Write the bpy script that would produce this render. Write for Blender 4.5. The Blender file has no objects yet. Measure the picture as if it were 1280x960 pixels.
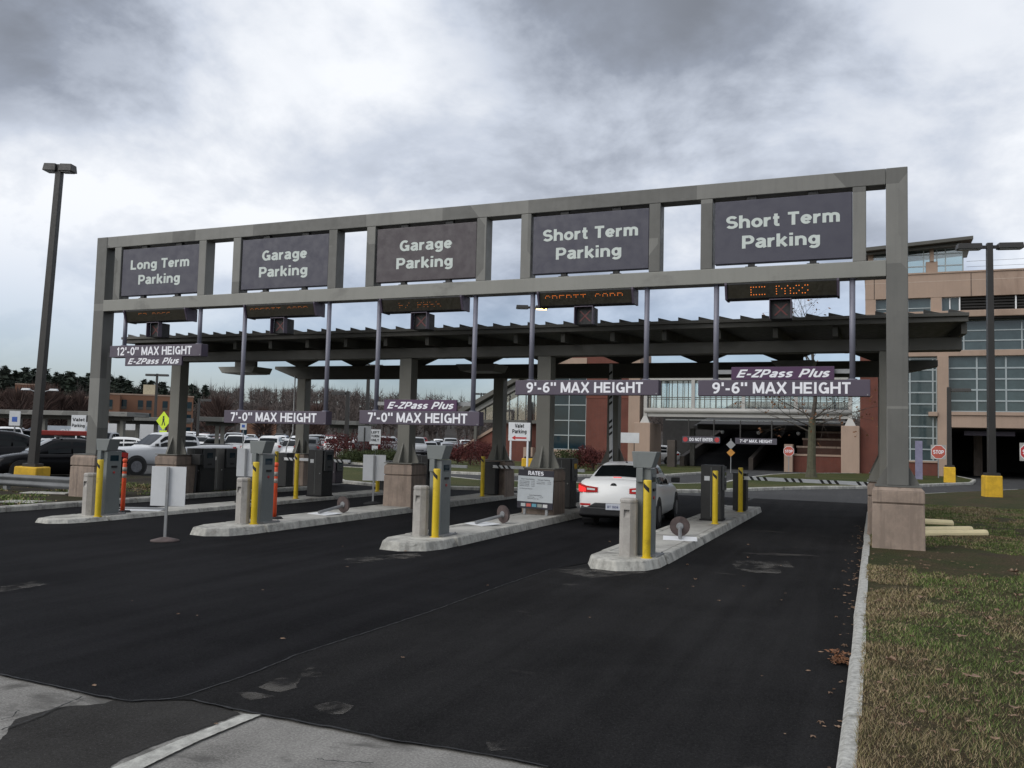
import bpy, bmesh, math, random
import numpy as np
from mathutils import Vector, Matrix
random.seed(7); rng = np.random.default_rng(11)
SC = bpy.context.scene; COL = SC.collection
R = math.radians
# ------------------------------------------------------------------ camera
CX, CY, CZ = -0.565, -17.003, 1.857
YAW, PIT, ROL, FPX = 0.3936, 0.06393, 0.02465, 1092.8      # focal length in pixels of a 1280 wide picture
_f = Vector((-math.sin(YAW)*math.cos(PIT), math.cos(YAW)*math.cos(PIT), math.sin(PIT)))
_r0 = Vector((math.cos(YAW), math.sin(YAW), 0)); _u0 = _r0.cross(_f)
_r = _r0*math.cos(ROL) + _u0*math.sin(ROL); _u = -_r0*math.sin(ROL) + _u0*math.cos(ROL)
cam = bpy.data.objects.new('camera', bpy.data.cameras.new('camera')); COL.objects.link(cam)
cam.data.sensor_width = 36; cam.data.lens = 36*FPX/1280; cam.data.clip_start = .05; cam.data.clip_end = 5000
cam.matrix_world = Matrix(((_r.x, _u.x, -_f.x, CX), (_r.y, _u.y, -_f.y, CY), (_r.z, _u.z, -_f.z, CZ), (0, 0, 0, 1)))
SC.camera = cam
def ray(px, py): return (_f*FPX + _r*(px-640) - _u*(py-480))
def G(px, py, z=0.0):                    # photo pixel -> point at height z
    d = ray(px, py); t = (z-CZ)/d.z; return Vector((CX+d.x*t, CY+d.y*t, z))
def PY(px, py, Y):                       # photo pixel -> point on the vertical plane y = Y
    d = ray(px, py); t = (Y-CY)/d.y; return Vector((CX+d.x*t, Y, CZ+d.z*t))
def zpx(px, py, d):                      # height at horizontal distance d seen at that pixel
    v = ray(px, py); return CZ+v.z*d/math.hypot(v.x, v.y)
def atx(px, X, py=590):                  # Y where the line of sight of a pixel column crosses x = X
    d = ray(px, py); t = (X-CX)/d.x; return CY+d.y*t
# ------------------------------------------------------------------ sky, sun, exposure
SUN_EL, SUN_AZ = R(36), R(214)
W = bpy.data.worlds.new('World'); SC.world = W; W.use_nodes = True
nt = W.node_tree; N = nt.nodes; LK = nt.links
bg = N['Background']; bg.inputs['Strength'].default_value = 0.1
def nn(tree, t, **k):
    n = tree.nodes.new(t)
    for a, b in k.items(): setattr(n, a, b)
    return n
def vmath(op, a, b=None, s=None):
    n = nn(nt, 'ShaderNodeVectorMath', operation=op)
    for i, x in enumerate((a, b)):
        if x is None: continue
        if hasattr(x, 'is_linked'): LK.new(x, n.inputs[i])
        else: n.inputs[i].default_value = x
    if s is not None:
        if hasattr(s, 'is_linked'): LK.new(s, n.inputs['Scale'])
        else: n.inputs['Scale'].default_value = s
    return n.outputs['Value'] if op in ('DOT_PRODUCT', 'LENGTH') else n.outputs[0]
def fmath(op, a, b=None, c=None, tree=None, clamp=False):
    T = tree or nt
    n = nn(T, 'ShaderNodeMath', operation=op); n.use_clamp = clamp
    for i, x in enumerate((a, b, c)):
        if x is None: continue
        if hasattr(x, 'is_linked'): T.links.new(x, n.inputs[i])
        else: n.inputs[i].default_value = x
    return n.outputs[0]
def maprange(x, a, b, c, d, tree=None, smooth=True):
    T = tree or nt
    n = nn(T, 'ShaderNodeMapRange'); n.interpolation_type = 'SMOOTHSTEP' if smooth else 'LINEAR'
    T.links.new(x, n.inputs[0])
    for i, v in enumerate((a, b, c, d)): n.inputs[i+1].default_value = v
    return n.outputs[0]
sky = nn(nt, 'ShaderNodeTexSky', sky_type='NISHITA'); sky.sun_disc = False
sky.sun_elevation = SUN_EL; sky.sun_rotation = SUN_AZ; sky.air_density = 1.2; sky.dust_density = 1.5
tc = nn(nt, 'ShaderNodeTexCoord'); D = vmath('NORMALIZE', tc.outputs['Generated'])
sep = nn(nt, 'ShaderNodeSeparateXYZ'); LK.new(D, sep.inputs[0]); DZ = sep.outputs['Z']
zz = fmath('ADD', fmath('MAXIMUM', DZ, 0.0), 0.42)
comb = nn(nt, 'ShaderNodeCombineXYZ'); LK.new(fmath('DIVIDE', sep.outputs['X'], zz), comb.inputs[0]); LK.new(fmath('DIVIDE', sep.outputs['Y'], zz), comb.inputs[1])
CP = comb.outputs[0]
def noise(tree, vec, scale, detail=6, rough=.55, dist=0.0, off=(0, 0, 0)):
    n = nn(tree, 'ShaderNodeTexNoise'); n.inputs['Scale'].default_value = scale; n.inputs['Detail'].default_value = detail
    n.inputs['Roughness'].default_value = rough; n.inputs['Distortion'].default_value = dist
    m = nn(tree, 'ShaderNodeMapping'); m.inputs['Location'].default_value = off
    tree.links.new(vec, m.inputs[0]); tree.links.new(m.outputs[0], n.inputs[0]); return n.outputs[0]
n1 = noise(nt, CP, 1.05, 5, .52, .25, (3.1, 1.7, 0)); n2 = noise(nt, CP, 3.3, 6, .60, .15, (7, 2, 0))
shade = fmath('ADD', fmath('MULTIPLY', maprange(n1, .36, .64, 0, 1), .46), fmath('MULTIPLY', maprange(n2, .34, .66, 0, 1), .36))
shade = fmath('ADD', shade, .345)
# the cloud banks in view: (pixel direction, cosine width, amount)
def blob(px, py, rad, amt):
    global shade
    d = ray(px, py).normalized()
    v = vmath('DOT_PRODUCT', D, tuple(d))
    m = maprange(v, math.cos(rad), 1.0, 0.0, amt)
    shade = fmath('ADD', shade, m)
for b in [(0, -20, .22, -.30), (110, 50, .10, -.10), (770, -20, .26, -.29), (960, -70, .22, -.08), (640, 40, .10, -.08), (250, 210, .36, .13), (480, 160, .18, .06), (960, 110, .12, .06), (1060, 220, .2, -.05)]:
    blob(*b)
cr = nn(nt, 'ShaderNodeValToRGB'); LK.new(shade, cr.inputs[0])
el = cr.color_ramp.elements; el[0].position = 0.0; el[0].color = (.15, .163, .19, 1); el[1].position = 1.0; el[1].color = (.71, .73, .765, 1)
e = el.new(.30); e.color = (.24, .268, .325, 1)
e = el.new(.62); e.color = (.455, .495, .57, 1)
cloud = vmath('SCALE', cr.outputs[0], s=10.0)
gap = maprange(noise(nt, CP, 1.1, 3, .5, .2, (11, 4, 0)), .52, .72, 0.0, .22)
low = maprange(DZ, 0.0, .24, .9, 0.0)                    # thin haze band of pale blue near the skyline
mixf = fmath('MAXIMUM', gap, low)
blue = vmath('MULTIPLY', sky.outputs[0], (.66, .78, 1.04))
mx = nn(nt, 'ShaderNodeMix', data_type='RGBA'); LK.new(mixf, mx.inputs[0]); LK.new(cloud, mx.inputs[6]); LK.new(blue, mx.inputs[7])
LK.new(mx.outputs[2], bg.inputs['Color'])
W.cycles.sampling_method = 'MANUAL'; W.cycles.sample_map_resolution = 512
sd = bpy.data.lights.new('sun', 'SUN'); sd.energy = 1.5; sd.angle = R(55); sd.color = (1, .97, .92)
so = bpy.data.objects.new('sun', sd); COL.objects.link(so)
sdir = Vector((math.sin(SUN_AZ)*math.cos(SUN_EL), math.cos(SUN_AZ)*math.cos(SUN_EL), math.sin(SUN_EL)))
so.rotation_euler = sdir.to_track_quat('Z', 'Y').to_euler(); so.location = (-20, -30, 40)
VS = SC.view_settings; VS.view_transform = 'Standard'; VS.look = 'None'; VS.exposure = 0.42; VS.gamma = 1.0; VS.use_curve_mapping = False
# ------------------------------------------------------------------ materials
MATS = {}
def pm(name, col, rough=.6, metal=0.0, var=.15, scale=3.0, bump=0.0, bscale=60.0, streak=0.0, col2=None, spec=.5, dark=None, emit=None, coat=0.0, rvar=.1):
    """procedural principled material: base colour broken up by two noises, optional vertical streaks and fine relief"""
    if name in MATS: return MATS[name]
    m = bpy.data.materials.new(name); m.use_nodes = True; t = m.node_tree
    b = t.nodes['Principled BSDF']; b.inputs['Roughness'].default_value = rough; b.inputs['Metallic'].default_value = metal
    b.inputs['Specular IOR Level'].default_value = spec; b.inputs['Coat Weight'].default_value = coat
    geo = nn(t, 'ShaderNodeNewGeometry'); pos = geo.outputs['Position']
    na = noise(t, pos, scale, 6, .6, .3); nb = noise(t, pos, scale*7, 5, .65, 0, (3, 3, 3))
    f = fmath('ADD', fmath('MULTIPLY', na, .65, tree=t), fmath('MULTIPLY', nb, .35, tree=t), tree=t)
    f = maprange(f, .32, .68, 0, 1, tree=t)
    if streak:
        mp = nn(t, 'ShaderNodeMapping'); mp.inputs['Scale'].default_value = (9, 9, .55); t.links.new(pos, mp.inputs[0])
        ns = noise(t, mp.outputs[0], 1.0, 5, .6); ns = maprange(ns, .45, .72, 0, streak, tree=t)
        f = fmath('SUBTRACT', f, ns, tree=t, clamp=True)
    c2 = col2 or tuple(c*(1+var) for c in col); c1 = tuple(c*(1-var) for c in col)
    mix = nn(t, 'ShaderNodeMix', data_type='RGBA'); t.links.new(f, mix.inputs[0]); mix.inputs[6].default_value = (*c1, 1); mix.inputs[7].default_value = (*c2, 1)
    t.links.new(mix.outputs[2], b.inputs['Base Color'])
    if rvar: t.links.new(maprange(nb, .3, .7, max(rough-rvar, .02), min(rough+rvar, 1), tree=t), b.inputs['Roughness'])
    if bump:
        bn = nn(t, 'ShaderNodeBump'); bn.inputs['Strength'].default_value = bump; bn.inputs['Distance'].default_value = .02
        t.links.new(noise(t, pos, bscale, 4, .7), bn.inputs['Height']); t.links.new(bn.outputs[0], b.inputs['Normal'])
    if emit:
        b.inputs['Emission Color'].default_value = (*emit[:3], 1); b.inputs['Emission Strength'].default_value = emit[3]
    MATS[name] = m; return m
def glass_mat(name, col, rough=.05, spec=.6):
    m = pm(name, col, rough, 0, .25, .35, spec=spec, rvar=0); return m
# ------------------------------------------------------------------ mesh collecting
class MB:
    def __init__(s): s.v = []; s.f = []; s.m = []
    def add(s, vs, fs, mi=0):
        o = len(s.v); s.v += [tuple(v) for v in vs]; s.f += [tuple(i+o for i in f) for f in fs]; s.m += [mi]*len(fs); return s
    def box(s, x0, x1, y0, y1, z0, z1, mi=0):
        return s.add([(x0, y0, z0), (x1, y0, z0), (x1, y1, z0), (x0, y1, z0), (x0, y0, z1), (x1, y0, z1), (x1, y1, z1), (x0, y1, z1)],
                     [(0, 3, 2, 1), (4, 5, 6, 7), (0, 1, 5, 4), (1, 2, 6, 5), (2, 3, 7, 6), (3, 0, 4, 7)], mi)
    def hexa(s, b, t, mi=0):                      # 4 bottom corners, 4 top corners (counter-clockwise from above)
        return s.add(list(b)+list(t), [(0, 3, 2, 1), (4, 5, 6, 7), (0, 1, 5, 4), (1, 2, 6, 5), (2, 3, 7, 6), (3, 0, 4, 7)], mi)
    def taper(s, cx, cy, z0, z1, w0, d0, w1, d1, mi=0):
        q = lambda w, d, z: [(cx-w/2, cy-d/2, z), (cx+w/2, cy-d/2, z), (cx+w/2, cy+d/2, z), (cx-w/2, cy+d/2, z)]
        return s.hexa(q(w0, d0, z0), q(w1, d1, z1), mi)
    def prism(s, poly, z0, z1, mi=0, inset=0.0):  # polygon in xy extruded along z, top optionally shrunk
        n = len(poly); cx = sum(p[0] for p in poly)/n; cy = sum(p[1] for p in poly)/n
        tp = []
        for i, (x, y) in enumerate(poly):
            if inset:
                a = Vector((poly[i-1][0]-x, poly[i-1][1]-y)).normalized(); b = Vector((poly[(i+1) % n][0]-x, poly[(i+1) % n][1]-y)).normalized()
                w = (a+b); w = w.normalized() if w.length > 1e-4 else Vector((-(b.y), b.x)); sn = max(.35, abs(a.x*w.y-a.y*w.x))
                if (cx-x)*w.x+(cy-y)*w.y < 0: w = -w
                x, y = x+w.x*inset/sn, y+w.y*inset/sn
            tp.append((x, y, z1))
        vs = [(x, y, z0) for x, y in poly]+tp
        fs = [tuple(range(n, 2*n)), tuple(reversed(range(n)))]+[(i, (i+1) % n, n+(i+1) % n, n+i) for i in range(n)]
        return s.add(vs, fs, mi)
    def prism_y(s, poly, y0, y1, mi=0):           # polygon in xz (counter-clockwise seen from -y) extruded along y
        n = len(poly); vs = [(x, y0, z) for x, z in poly]+[(x, y1, z) for x, z in poly]
        return s.add(vs, [tuple(range(n)), tuple(reversed(range(n, 2*n)))]+[(i, n+i, n+(i+1) % n, (i+1) % n) for i in range(n)], mi)
    def prism_x(s, poly, x0, x1, mi=0):           # polygon in yz extruded along x
        n = len(poly); vs = [(x0, y, z) for y, z in poly]+[(x1, y, z) for y, z in poly]
        return s.add(vs, [tuple(reversed(range(n))), tuple(range(n, 2*n))]+[(i, (i+1) % n, n+(i+1) % n, n+i) for i in range(n)], mi)
    def tube(s, p0, p1, r0, r1=None, n=10, mi=0, caps=True):
        p0, p1 = Vector(p0), Vector(p1); r1 = r0 if r1 is None else r1
        d = (p1-p0).normalized(); a = d.orthogonal().normalized(); b = d.cross(a); vs = []
        for p, r in ((p0, r0), (p1, r1)):
            vs += [p+a*math.cos(2*math.pi*i/n)*r+b*math.sin(2*math.pi*i/n)*r for i in range(n)]
        fs = [(i, (i+1) % n, n+(i+1) % n, n+i) for i in range(n)]
        if caps: fs += [tuple(reversed(range(n))), tuple(range(n, 2*n))]
        return s.add(vs, fs, mi)
    def lathe(s, prof, n=16, c=(0, 0, 0), mi=0):  # profile of (radius, z), upright axis
        vs = []; fs = []
        for r, z in prof: vs += [(c[0]+r*math.cos(2*math.pi*i/n), c[1]+r*math.sin(2*math.pi*i/n), c[2]+z) for i in range(n)]
        for k in range(len(prof)-1): fs += [(k*n+i, k*n+(i+1) % n, (k+1)*n+(i+1) % n, (k+1)*n+i) for i in range(n)]
        fs += [tuple(reversed(range(n))), tuple((len(prof)-1)*n+i for i in range(n))]
        return s.add(vs, fs, mi)
    def disc_x(s, c, r, w, n=20, mi=0, r2=None):  # wheel-like disc, axis along x
        return s.tube((c[0]-w/2, c[1], c[2]), (c[0]+w/2, c[1], c[2]), r, r2, n, mi)
    def quad(s, a, b, c, d, mi=0): return s.add([a, b, c, d], [(0, 1, 2, 3)], mi)
    def mesh(s, name, mats):
        me = bpy.data.meshes.new(name); me.from_pydata(s.v, [], s.f)
        for m in (mats if isinstance(mats, (list, tuple)) else [mats]): me.materials.append(m)
        if any(s.m): me.polygons.foreach_set('material_index', s.m)
        me.update(); return me
def link(name, me, parent=None, loc=None):
    o = bpy.data.objects.new(name, me); COL.objects.link(o)
    if parent is not None: o.parent = parent
    if loc is not None: o.location = loc
    return o
def bevel(o, w, seg=2, ang=35):
    m = o.modifiers.new('bevel', 'BEVEL'); m.width = w; m.segments = seg; m.limit_method = 'ANGLE'; m.angle_limit = R(ang); return o
def smooth(o):
    o.data.polygons.foreach_set('use_smooth', [True]*len(o.data.polygons)); return o
def tag(o, label, cat, group=None):
    o['label'] = label; o['category'] = cat
    if group: o['group'] = group
    return o
def thing(name, label, cat, loc=(0, 0, 0), rz=0.0, group=None):
    o = bpy.data.objects.new(name, None); COL.objects.link(o); o.empty_display_size = .2
    o.location = loc; o.rotation_euler = (0, 0, rz); return tag(o, label, cat, group)
def part(parent, name, mb, mat, bev=0.0, sm=False, seg=2):
    o = link(name, mb.mesh(name, mat), parent)
    if bev: bevel(o, bev, seg)
    if sm: smooth(o)
    return o
def struct(name, mb, mat, parent=None):
    o = link(name, mb.mesh(name, mat), parent)
    if parent is None: o['kind'] = 'structure'
    return o
def dup(o, parent=None, **k):
    c = o.copy(); COL.objects.link(c)
    if parent is not None: c.parent = parent
    for ch in list(o.children): dup(ch, c)
    for a, b in k.items():
        if a in ('label', 'group', 'category'): c[a] = b
        else: setattr(c, a, b)
    return c
# ------------------------------------------------------------------ lettering: drawn stroke by stroke, upright, facing -y, baseline at z = 0
def _a(cx, cy, rx, ry, a0, a1, n=9): return [(cx+rx*math.cos(R(a0+(a1-a0)*i/n)), cy+ry*math.sin(R(a0+(a1-a0)*i/n))) for i in range(n+1)]
def _o(cx, cy, rx, ry): return _a(cx, cy, rx, ry, 0, 360, 20)
B = .1                                              # half of the stroke
GL = {
 ' ': (.30, []), 'A': (.80, [[(.06, 0), (.40, 1)], [(.40, 1), (.74, 0)], [(.18, .29), (.62, .29)]]), 'E': (.66, [[(.1, 0), (.1, 1)], [(.1, .9), (.63, .9)], [(.1, .5), (.59, .5)], [(.1, .1), (.64, .1)]]),
 'B': (.72, [[(.1, 0), (.1, 1)], [(.1, .9), (.38, .9)]+_a(.38, .70, .19, .2, 90, -90, 8)+[(.1, .5)], [(.1, .48), (.40, .48)]+_a(.40, .29, .22, .19, 90, -90, 8)+[(.1, .1)]]), 'C': (.76, [_a(.40, .5, .29, .4, 45, 315, 16)]), 'D': (.76, [[(.1, 0), (.1, 1)], [(.1, .9), (.34, .9)]+_a(.34, .5, .31, .4, 90, -90, 12)+[(.1, .1)]]), 'F': (.62, [[(.1, 0), (.1, 1)], [(.1, .9), (.6, .9)], [(.1, .48), (.55, .48)]]),
 'G': (.80, [_a(.40, .5, .29, .4, 48, 330, 16)+[(.67, .46)], [(.43, .45), (.77, .45)], [(.68, .52), (.68, .02)]]), 'H': (.76, [[(.1, 0), (.1, 1)], [(.66, 0), (.66, 1)], [(.1, .52), (.66, .52)]]), 'I': (.32, [[(.16, 0), (.16, 1)]]),
 'K': (.74, [[(.1, 0), (.1, 1)], [(.12, .36), (.66, 1)], [(.28, .52), (.70, 0)]]), 'L': (.60, [[(.1, 0), (.1, 1)], [(.1, .1), (.58, .1)]]), 'M': (.90, [[(.1, 0), (.1, 1)], [(.1, 1), (.45, .08)], [(.45, .08), (.80, 1)], [(.80, 0), (.80, 1)]]),
 'N': (.76, [[(.1, 0), (.1, 1)], [(.12, .96), (.64, .04)], [(.66, 0), (.66, 1)]]), 'O': (.82, [_o(.41, .5, .3, .4)]), 'P': (.70, [[(.1, 0), (.1, 1)], [(.1, .9), (.38, .9)]+_a(.38, .66, .22, .24, 90, -90, 10)+[(.1, .42)]]),
 'R': (.74, [[(.1, 0), (.1, 1)], [(.1, .9), (.40, .9)]+_a(.40, .68, .21, .22, 90, -90, 10)+[(.1, .46)], [(.38, .46), (.66, 0)]]), 'S': (.70, [_a(.35, .70, .23, .2, 25, 250, 12)+_a(.35, .30, .25, .2, 75, -155, 12)]), 'T': (.66, [[(.02, .9), (.64, .9)], [(.33, .85), (.33, 0)]]),
 'U': (.76, [[(.1, 1), (.1, .38)]+_a(.38, .38, .28, .28, 180, 360, 12)+[(.66, 1)]]), 'V': (.74, [[(.05, 1), (.37, .02)], [(.37, .02), (.69, 1)]]), 'X': (.76, [[(.07, 0), (.69, 1)], [(.07, 1), (.69, 0)]]), 'Y': (.74, [[(.06, 1), (.37, .45)], [(.68, 1), (.37, .45)], [(.37, .5), (.37, 0)]]), 'Z': (.68, [[(.05, .9), (.64, .9)], [(.60, .88), (.08, .12)], [(.04, .1), (.65, .1)]]), 'W': (1.0, [[(.05, 1), (.27, .05)], [(.27, .05), (.5, .95)], [(.5, .95), (.73, .05)], [(.73, .05), (.95, 1)]]),
 'a': (.62, [_a(.30, .54, .19, .13, 165, 0, 8)+[(.49, .14), (.55, .0)], [(.49, .44), (.3, .40)]+_a(.26, .23, .16, .15, 95, 300, 10)+[(.49, .24)]]), 'b': (.66, [[(.1, 0), (.1, 1)], _o(.34, .36, .21, .27)]), 'c': (.6, [_a(.32, .36, .21, .27, 45, 315, 12)]), 'd': (.66, [[(.56, 0), (.56, 1)], _o(.32, .36, .21, .27)]),
 'e': (.62, [[(.12, .37), (.56, .37)], _a(.31, .37, .21, .27, 0, 322, 16)]), 'f': (.40, [[(.16, 0), (.16, .78)]+_a(.28, .78, .12, .13, 180, 80, 5), [(.02, .64), (.36, .64)]]), 'x': (.6, [[(.06, 0), (.54, .72)], [(.06, .72), (.54, 0)]]), 'w': (.86, [[(.05, .72), (.24, .03)], [(.24, .03), (.43, .7)], [(.43, .7), (.62, .03)], [(.62, .03), (.81, .72)]]), 'q': (.66, [[(.56, -.25), (.56, .72)], _o(.32, .36, .21, .27)]), 'j': (.3, [[(.15, -.2), (.15, .72)]]), 'z': (.56, [[(.05, .64), (.5, .64)], [(.48, .62), (.08, .1)], [(.05, .09), (.52, .09)]]), 'g': (.66, [[(.55, .70), (.55, .02)]+_a(.33, .02, .22, .19, 0, -150, 8), _o(.32, .38, .20, .25)]), 'h': (.64, [[(.1, 0), (.1, 1)], _a(.32, .42, .21, .22, 170, 0, 9)+[(.53, 0)]]), 'i': (.30, [[(.15, 0), (.15, .72)], [(.15, .83), (.15, 1)]]),
 'k': (.60, [[(.1, 0), (.1, 1)], [(.12, .26), (.52, .72)], [(.25, .40), (.55, 0)]]), 'l': (.30, [[(.15, 0), (.15, 1)]]), 'm': (.94, [[(.1, 0), (.1, .72)], _a(.28, .46, .18, .18, 170, 0, 8)+[(.46, 0)], _a(.64, .46, .18, .18, 170, 0, 8)+[(.82, 0)]]), 'n': (.64, [[(.1, 0), (.1, .72)], _a(.32, .42, .21, .22, 170, 0, 9)+[(.53, 0)]]),
 'o': (.64, [_o(.32, .36, .22, .27)]), 'p': (.66, [[(.1, -.25), (.1, .72)], _o(.34, .36, .21, .27)]), 'r': (.44, [[(.1, 0), (.1, .72)], _a(.36, .38, .25, .25, 165, 82, 6)]), 's': (.56, [_a(.28, .51, .18, .13, 25, 250, 9)+_a(.28, .21, .19, .13, 75, -155, 9)]), 't': (.40, [[(.18, .95), (.18, .2)]+_a(.30, .2, .12, .12, 180, 275, 5)+[(.38, .09)], [(.02, .64), (.37, .64)]]),
 'u': (.64, [[(.1, .72), (.1, .30)]+_a(.32, .30, .21, .22, 190, 350, 9), [(.54, .72), (.54, 0)]]), 'v': (.6, [[(.05, .72), (.30, .02)], [(.30, .02), (.55, .72)]]), 'y': (.6, [[(.05, .72), (.31, .03)], [(.55, .72), (.22, -.24)]]),
 '0': (.68, [_o(.34, .5, .23, .4)]), '1': (.5, [[(.30, 0), (.30, 1)], [(.33, .86), (.1, .74)]]), '2': (.66, [_a(.32, .68, .22, .23, 165, -30, 10)+[(.12, .12)], [(.06, .1), (.62, .1)]]), '3': (.66, [_a(.31, .69, .21, .21, 150, -80, 9), _a(.31, .31, .23, .22, 80, -150, 9)]), '4': (.66, [[(.46, 0), (.46, 1)], [(.45, .95), (.08, .3)], [(.04, .27), (.63, .27)]]), '5': (.66, [[(.58, .9), (.16, .9), (.13, .5)]+_a(.32, .35, .23, .25, 125, -150, 10)]),
 '6': (.68, [_o(.34, .32, .22, .23), _a(.42, .42, .30, .49, 180, 70, 9)]), '7': (.62, [[(.05, .9), (.58, .9)], [(.53, .9), (.24, 0)]]), '8': (.66, [_o(.33, .71, .19, .19), _o(.33, .29, .22, .2)]), '9': (.68, [_o(.34, .68, .22, .23), _a(.26, .58, .30, .49, 0, -110, 9)]),
 "'": (.24, [[(.12, .66), (.12, 1)]]), '"': (.50, [[(.10, .66), (.10, 1)], [(.40, .66), (.40, 1)]]), '-': (.44, [[(.05, .38), (.39, .38)]]), '.': (.28, [[(.14, 0), (.14, .2)]]), '$': (.66, [_a(.33, .70, .22, .2, 25, 250, 9)+_a(.33, .30, .23, .2, 75, -155, 9), [(.33, -.1), (.33, 1.1)]]),
}
_tc = {}
def text_mesh(s, width=None, height=1.0, bold=1.0, shear=0.0, mat=None, align='CENTER'):
    key = (s, width, height, bold, shear, mat.name, align)
    if key in _tc: return _tc[key]
    m = MB(); x = 0.0; b = B*bold; depth = 0
    for ch in s:
        w, st = GL.get(ch, GL[' '])
        for pl in st:
            P = [Vector((p[0]+x, p[1])) for p in pl]; closed = (P[0]-P[-1]).length < 1e-4; n = len(P); L = []; Q = []
            for i, p in enumerate(P):
                if closed: a, c = P[(i-1) % (n-1)], P[(i+1) % (n-1)]
                else: a, c = P[max(i-1, 0)], P[min(i+1, n-1)]
                d = (c-a).normalized(); q = Vector((-d.y, d.x)); k = 1.0
                if 0 < i < n-1 or closed:
                    e = (c-p).normalized() if (c-p).length > 1e-6 else d; k = 1/max(.5, abs(d.dot(e)))
                L.append(p+q*b*k); Q.append(p-q*b*k)
            y = -.0006*(depth % 4); depth += 1
            m.add([(v.x+shear*v.y, y, v.y) for v in L]+[(v.x+shear*v.y, y, v.y) for v in Q], [(n+i, n+i+1, i+1, i) for i in range(n-1)])
        x += w+.06
    x -= .06; k = height; kx = (width/x) if width else height
    m.v = [(v[0]*kx-(x*kx/2 if align == 'CENTER' else 0), v[1], v[2]*k) for v in m.v]
    me = m.mesh('lettering', mat); _tc[key] = me; return me
def letter(parent, s, loc, width=None, height=.2, mat=None, bold=1.0, shear=0.0, name='lettering', rz=0.0, align='CENTER'):
    o = link(name, text_mesh(s, width, height, bold, shear, mat, align), parent, loc); o['kind'] = 'stuff'
    if rz: o.rotation_euler.z = rz
    return o
# ------------------------------------------------------------------ palette
steel = pm('gantry_paint', (.150, .148, .136), .55, 0, .12, .8, .05, 40, streak=.45)
def patchy(m, axis='X', per=1.25, amt=.3):          # repainted rectangles along a beam
    t = m.node_tree; b = t.nodes['Principled BSDF']; src = b.inputs['Base Color'].links[0].from_socket
    geo = nn(t, 'ShaderNodeNewGeometry'); mp = nn(t, 'ShaderNodeMapping'); mp.inputs['Scale'].default_value = (1/per, .01, 1/per*.8); t.links.new(geo.outputs['Position'], mp.inputs[0])
    vo = nn(t, 'ShaderNodeTexVoronoi', distance='CHEBYCHEV'); vo.inputs['Scale'].default_value = 1.0; t.links.new(mp.outputs[0], vo.inputs[0])
    sp = nn(t, 'ShaderNodeSeparateColor'); t.links.new(vo.outputs['Color'], sp.inputs[0])
    k = maprange(sp.outputs[0], .48, .56, 1-amt, 1+amt*.35, tree=t)
    vm = nn(t, 'ShaderNodeVectorMath', operation='SCALE'); t.links.new(src, vm.inputs[0]); t.links.new(k, vm.inputs['Scale']); t.links.new(vm.outputs[0], b.inputs['Base Color'])
patchy(steel)
steel_beam = pm('gantry_beam_paint', (.205, .203, .182), .5, 0, .08, .6, .03, 40, streak=.3)
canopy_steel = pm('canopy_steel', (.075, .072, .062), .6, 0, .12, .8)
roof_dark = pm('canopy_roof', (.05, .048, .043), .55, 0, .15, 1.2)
column_paint = pm('column_paint', (.165, .160, .138), .6, 0, .1, 1.0, streak=.25)
brown_conc = pm('brown_concrete', (.265, .205, .165), .85, 0, .22, 1.6, .5, 90, streak=.9)
kerb_conc = pm('kerb_concrete', (.39, .38, .345), .9, 0, .36, 2.6, .5, 70, streak=.5)
slab_conc = pm('island_concrete', (.36, .35, .32), .9, 0, .22, 1.5, .4, 80)
grey_conc = pm('grey_concrete', (.36, .34, .315), .9, 0, .15, 4, .5, 90, streak=.5)
sign_slate = pm('sign_slate', (.043, .042, .063), .5, 0, .03, .7)
sign_plum = pm('sign_plum', (.046, .035, .042), .5, 0, .03, .7)
bar_plum = pm('bar_plum', (.068, .053, .078), .5, 0, .05, 1.0)
plate_purple = pm('plate_purple', (.06, .02, .066), .45, 0, .08, 2)
pale_text = pm('pale_lettering', (.52, .57, .54), .6, 0, .05, 3)
white_text = pm('white_lettering', (.76, .76, .80), .5, 0, .03, 3)
white_paint = pm('white_paint', (.70, .71, .72), .5, 0, .06, 2)
white_alu = pm('sign_back_white', (.55, .56, .57), .5, 0, .06, 1.5, streak=.2)
pipe_grey = pm('pipe_paint', (.165, .165, .205), .45, 0, .08, 2)
galv = pm('galvanised', (.24, .245, .25), .5, .35, .15, 3)
black_box = pm('machine_black', (.013, .013, .013), .55, 0, .3, 2)
black_paint = pm('black_paint', (.008, .008, .009), .6, 0, .2, 3)
rubber = pm('rubber', (.012, .012, .013), .85, 0, .3, 6)
reader_grey = pm('reader_grey', (.145, .158, .155), .5, 0, .06, 1.2)
yellow = pm('bollard_yellow', (.62, .44, .02), .45, 0, .08, 3, streak=.2)
base_yellow = pm('lamp_base_yellow', (.60, .36, .02), .75, 0, .18, 4, .3, 60)
orange = pm('delineator_orange', (.72, .085, .025), .5, 0, .08, 4)
reflect = pm('reflective_band', (.28, .25, .22), .4, 0, .15, 8)
pole_bronze = pm('pole_bronze', (.022, .02, .018), .5, 0, .15, 2)
led_face = pm('led_face', (.022, .019, .012), .4, 0, .2, 3)
led_amber = pm('led_amber', (.5, .14, .02), .5, 0, .02, 3, emit=(1.0, .22, .03, .6))
led_dim = pm('led_amber_dim', (.3, .1, .02), .5, 0, .02, 3, emit=(1.0, .25, .04, .22))
red_x = pm('signal_red', (.10, .012, .012), .5, 0, .1, 3)
brick = pm('red_brick', (.120, .040, .028), .9, 0, .16, .9, .3, 30, streak=.35)
brick_far = pm('hotel_brick', (.20, .10, .06), .9, 0, .10, .1)
tan = pm('tan_concrete', (.33, .24, .185), .85, 0, .08, .5, .2, 30, streak=.35)
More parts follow.
